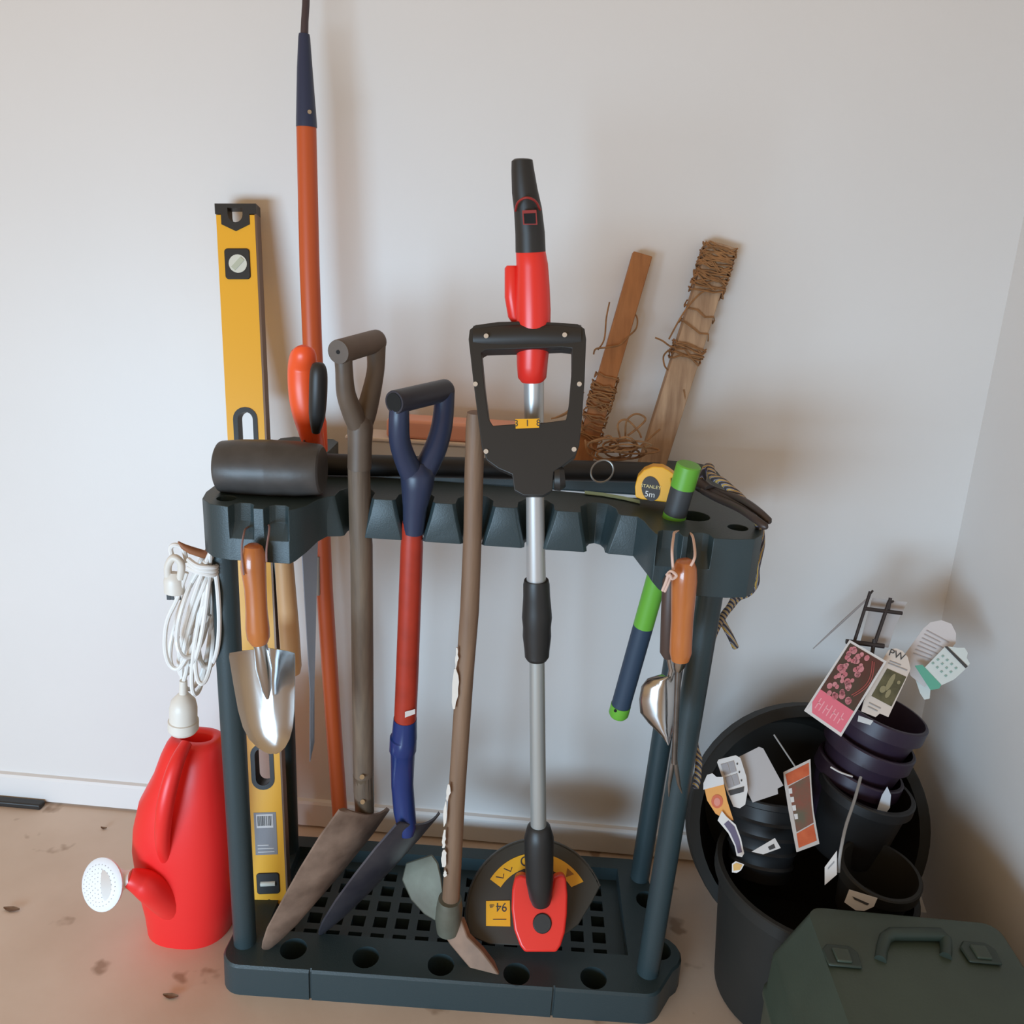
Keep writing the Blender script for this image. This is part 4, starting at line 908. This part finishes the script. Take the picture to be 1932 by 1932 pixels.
obj('purple_print', MB().prism([fd(x, y, .0006) for x, y in ((1366, 1555), (1374, 1548), (1386, 1560), (1395, 1584), (1400, 1608), (1392, 1610), (1388, 1594), (1378, 1572))], -nd_*.0005), mat('tag_purple', (92, 80, 104), .5), td)
te, fe, ne = card('plant_tag', 'small ochre tag on the front pot rim below the purple tag', [(1381, 1630), (1388, 1625), (1404, 1631), (1398, 1642), (1390, 1647), (1381, 1646)], at(1392, 1636, -.39), (-.2, -.9, .3), PAPER)
obj('ochre_print', MB().prism([fe(x, y, .0006) for x, y in ((1383, 1632), (1389, 1628), (1401, 1632), (1396, 1641), (1384, 1643))], -ne*.0005), mat('tag_ochre', (206, 160, 84), .5), te)
Qf = ((1479, 1457), (1528, 1433), (1545, 1590), (1503, 1607))
tf, ff, nf = card('plant_tag', 'tall red and orange picture tag in the middle of the front pot', [(1478, 1457), (1529, 1432), (1531, 1480), (1535, 1530), (1546, 1592), (1503, 1608), (1488, 1530), (1480, 1480)], at(1510, 1520, -.290), (-.05, -.85, .5), mat('red_card', (196, 186, 178), .5))
ob = mat('tag_redorange', (186, 78, 40), .5, rgb2=(206, 102, 60), vs=60)
obj('orange_print', MB().prism([ff(x, y, .0006) for x, y in ((1482, 1461), (1526, 1439), (1527, 1462), (1486, 1482))], -nf*.0005), ob, tf)
obj('photo', MB().prism([ff(x, y, .0006) for x, y in ((1488, 1484), (1527, 1463), (1531, 1520), (1535, 1552), (1503, 1570), (1496, 1530))], -nf*.0005), mat('photo_redgreen', (94, 88, 70), .5, rgb2=(150, 58, 44), vs=30), tf)
obj('orange_foot', MB().prism([ff(x, y, .0006) for x, y in ((1503, 1573), (1535, 1555), (1541, 1586), (1507, 1600))], -nf*.0005), ob, tf)
mb = MB()
for k in range(4):
    cx, cy = 1490+k*3.6, 1492+k*16
    mb.prism([ff(x, y, .0011) for x, y in ((cx-3, cy-4), (cx+4, cy-5), (cx+5, cy+5), (cx-1, cy+6))], -nf*.0004)
obj('icons', mb, PAPER, tf)
tgw, fg, ng = card('plant_tag', 'triangular white tag corner poking up inside the front pot', [(1418, 1607), (1462, 1581), (1473, 1600), (1440, 1612)], at(1445, 1598, -.31), (-.1, -.8, .6), PAPER)
obj('print', MB().prism([fg(x, y, .0006) for x, y in ((1449, 1598), (1460, 1592), (1463, 1600), (1452, 1604))], -ng*.0005), DKGREY, tgw)
th_, fh, nh = card('plant_tag', 'white tag slipped on the grey stick between the two front pots', [(1556, 1636), (1579, 1605), (1579, 1650), (1556, 1670)], at(1568, 1637, -.372), (-.25, -.85, .45), PAPER)
obj('print', MB().prism([fh(x, y, .0006) for x, y in ((1562, 1637), (1574, 1624), (1574, 1628), (1562, 1641))], -nh*.0005), GREY, th_)
tag(obj('plant_stick', MB().tube(smoothpts([at(1624, 1466, -.262), at(1612, 1510, -.295), at(1597, 1555, -.33), at(1589, 1590, -.355), at(1584, 1620, -.365), at(1582, 1645, -.368)], 5), .0022, 8), STICK), 'grey flat stick leaning between purple pots and front pot', 'stick')
tag(obj('plant_stick', MB().tube([at(1460, 1386, -.25), at(1500, 1446, -.275)], .0012, 8), STICK), 'thin grey stick behind the tall red picture tag', 'stick')
tag(obj('plant_stick', MB().tube([at(1638, 1128, -.10), at(1590, 1172, -.10), at(1534, 1224, -.10)], [.0016, .0020, .0008], 8), mat('pale_stick', (160, 150, 146), .5)), 'thin pale stalk slanting left behind the dark label holder', 'stick')
card('plant_tag', 'pale blue white tag standing in the gap right of the purple pots', [(1664, 1500), (1674, 1484), (1681, 1500), (1679, 1524), (1664, 1545), (1650, 1562), (1654, 1530)], at(1667, 1525, -.26), (-.2, -.85, .4), mat('bluish_card', (192, 198, 206), .4))
card('plant_tag', 'pale tag at the right side of the front pot next to the wall', [(1727, 1694), (1738, 1692), (1748, 1722), (1730, 1720)], at(1738, 1708, -.31), (-.5, -.8, .3), PAPER)

# ------------------------------------------------------------------ green case
gc = thing('tool_case', 'dark green plastic tool case with folded handle on the floor at bottom right', 'tool case', V((.50, -.60, 0)))
bl_ = at(1455, 1772, -.437); brr = at(1925, 1800, -.437)
X0, X1, Yb, Yf = bl_.x, min(brr.x, .665), bl_.y, bl_.y-.30
zb, zp = bl_.z, at(1690, 1726, -.445).z
def rring(x0, x1, y0, y1, r, z, n=5):
    out = []
    for cx, cy, a in ((x0+r, y0+r, 180), (x1-r, y0+r, 270), (x1-r, y1-r, 0), (x0+r, y1-r, 90)):
        for k in range(n+1):
            t = math.radians(a+90*k/n); out.append(V((cx+r*math.cos(t), cy+r*math.sin(t), z)))
    return out
cs = MB().loft([rring(X0+.012, X1-.012, Yf+.012, Yb-.012, .02, 0), rring(X0+.004, X1-.004, Yf+.004, Yb-.004, .02, .01), rring(X0, X1, Yf, Yb, .02, .16), rring(X0-.003, X1+.003, Yf-.003, Yb+.003, .02, .165), rring(X0-.003, X1+.003, Yf-.003, Yb+.003, .02, .175), rring(X0, X1, Yf, Yb, .02, .18), rring(X0, X1, Yf, Yb, .02, zb-.012), rring(X0+.004, X1-.004, Yf+.004, Yb-.002, .022, zb), rring(X0+.034, X1-.042, Yf+.02, Yb-.006, .02, zp-.002), rring(X0+.04, X1-.048, Yf+.026, Yb-.010, .02, zp)])
obj('body', cs, CASEG, gc, smooth=45)
zh = zp+.001
def cz(x, y, z=zh): return atz(x, y, z)
hnd = MB().tube([cz(1661, 1812), cz(1664, 1790), cz(1670, 1770, zh+.004), cz(1682, 1762, zh+.006), cz(1730, 1762, zh+.006), cz(1775, 1763, zh+.006), cz(1784, 1772, zh+.004), cz(1785, 1792), cz(1784, 1806)], [.007, .007, .0075, .008, .008, .008, .0075, .007, .007], 14)
obj('handle', hnd, CASED, gc)
for (cx, cy, s_) in ((1587, 1806, 1), (1848, 1800, -1)):
    c = cz(cx, cy); w_, h_l = .020, .016
    o = obj('latch', MB().prism([c+V((-w_, -h_l, 0)), c+V((w_, -h_l, 0)), c+V((w_*1.1, h_l*.4, 0)), c+V((w_*.7, h_l, 0)), c+V((-w_*.7, h_l, 0)), c+V((-w_*1.1, h_l*.4, 0))], (0, 0, .004)), CASED, gc, bevel=.002)
    obj('latch_tab', MB().prism([c+V((-.009, -.012, .003)), c+V((.009, -.012, .003)), c+V((.010, .008, .003)), c+V((-.010, .008, .003))], (0, 0, .004)), CASEG, o, bevel=.0015)

# ------------------------------------------------------------------ scraps on the floor
LEAF = mat('dry_leaf', (128, 98, 74), .7, var=-.2, vs=90)
for (x, y, s_, lab) in ((322, 1880, .012, 'dry curled leaf scrap on the floor below the watering can'), (196, 1563, .006, 'tiny brown crumb on the floor near the skirting, behind the white rose'), (22, 1716, .014, 'dry brown leaf scrap on the floor at far left')):
    c = atz(x, y, .0015); mb = MB(); rnd = random.Random(x)
    R_ = []
    for k in range(5):
        t = -1+k/2; w_ = s_*.35*(1-abs(t)**1.5)+.0006; z = .002*t*t
        R_.append([c+V((t*s_, -w_, z)), c+V((t*s_, 0, z-.0008)), c+V((t*s_, w_, z+.001)), c+V((t*s_, w_, z+.0018)), c+V((t*s_, 0, z)), c+V((t*s_, -w_, z+.0008))])
    mb.loft(R_); tag(obj('leaf_scrap', mb, LEAF), lab, 'leaf')
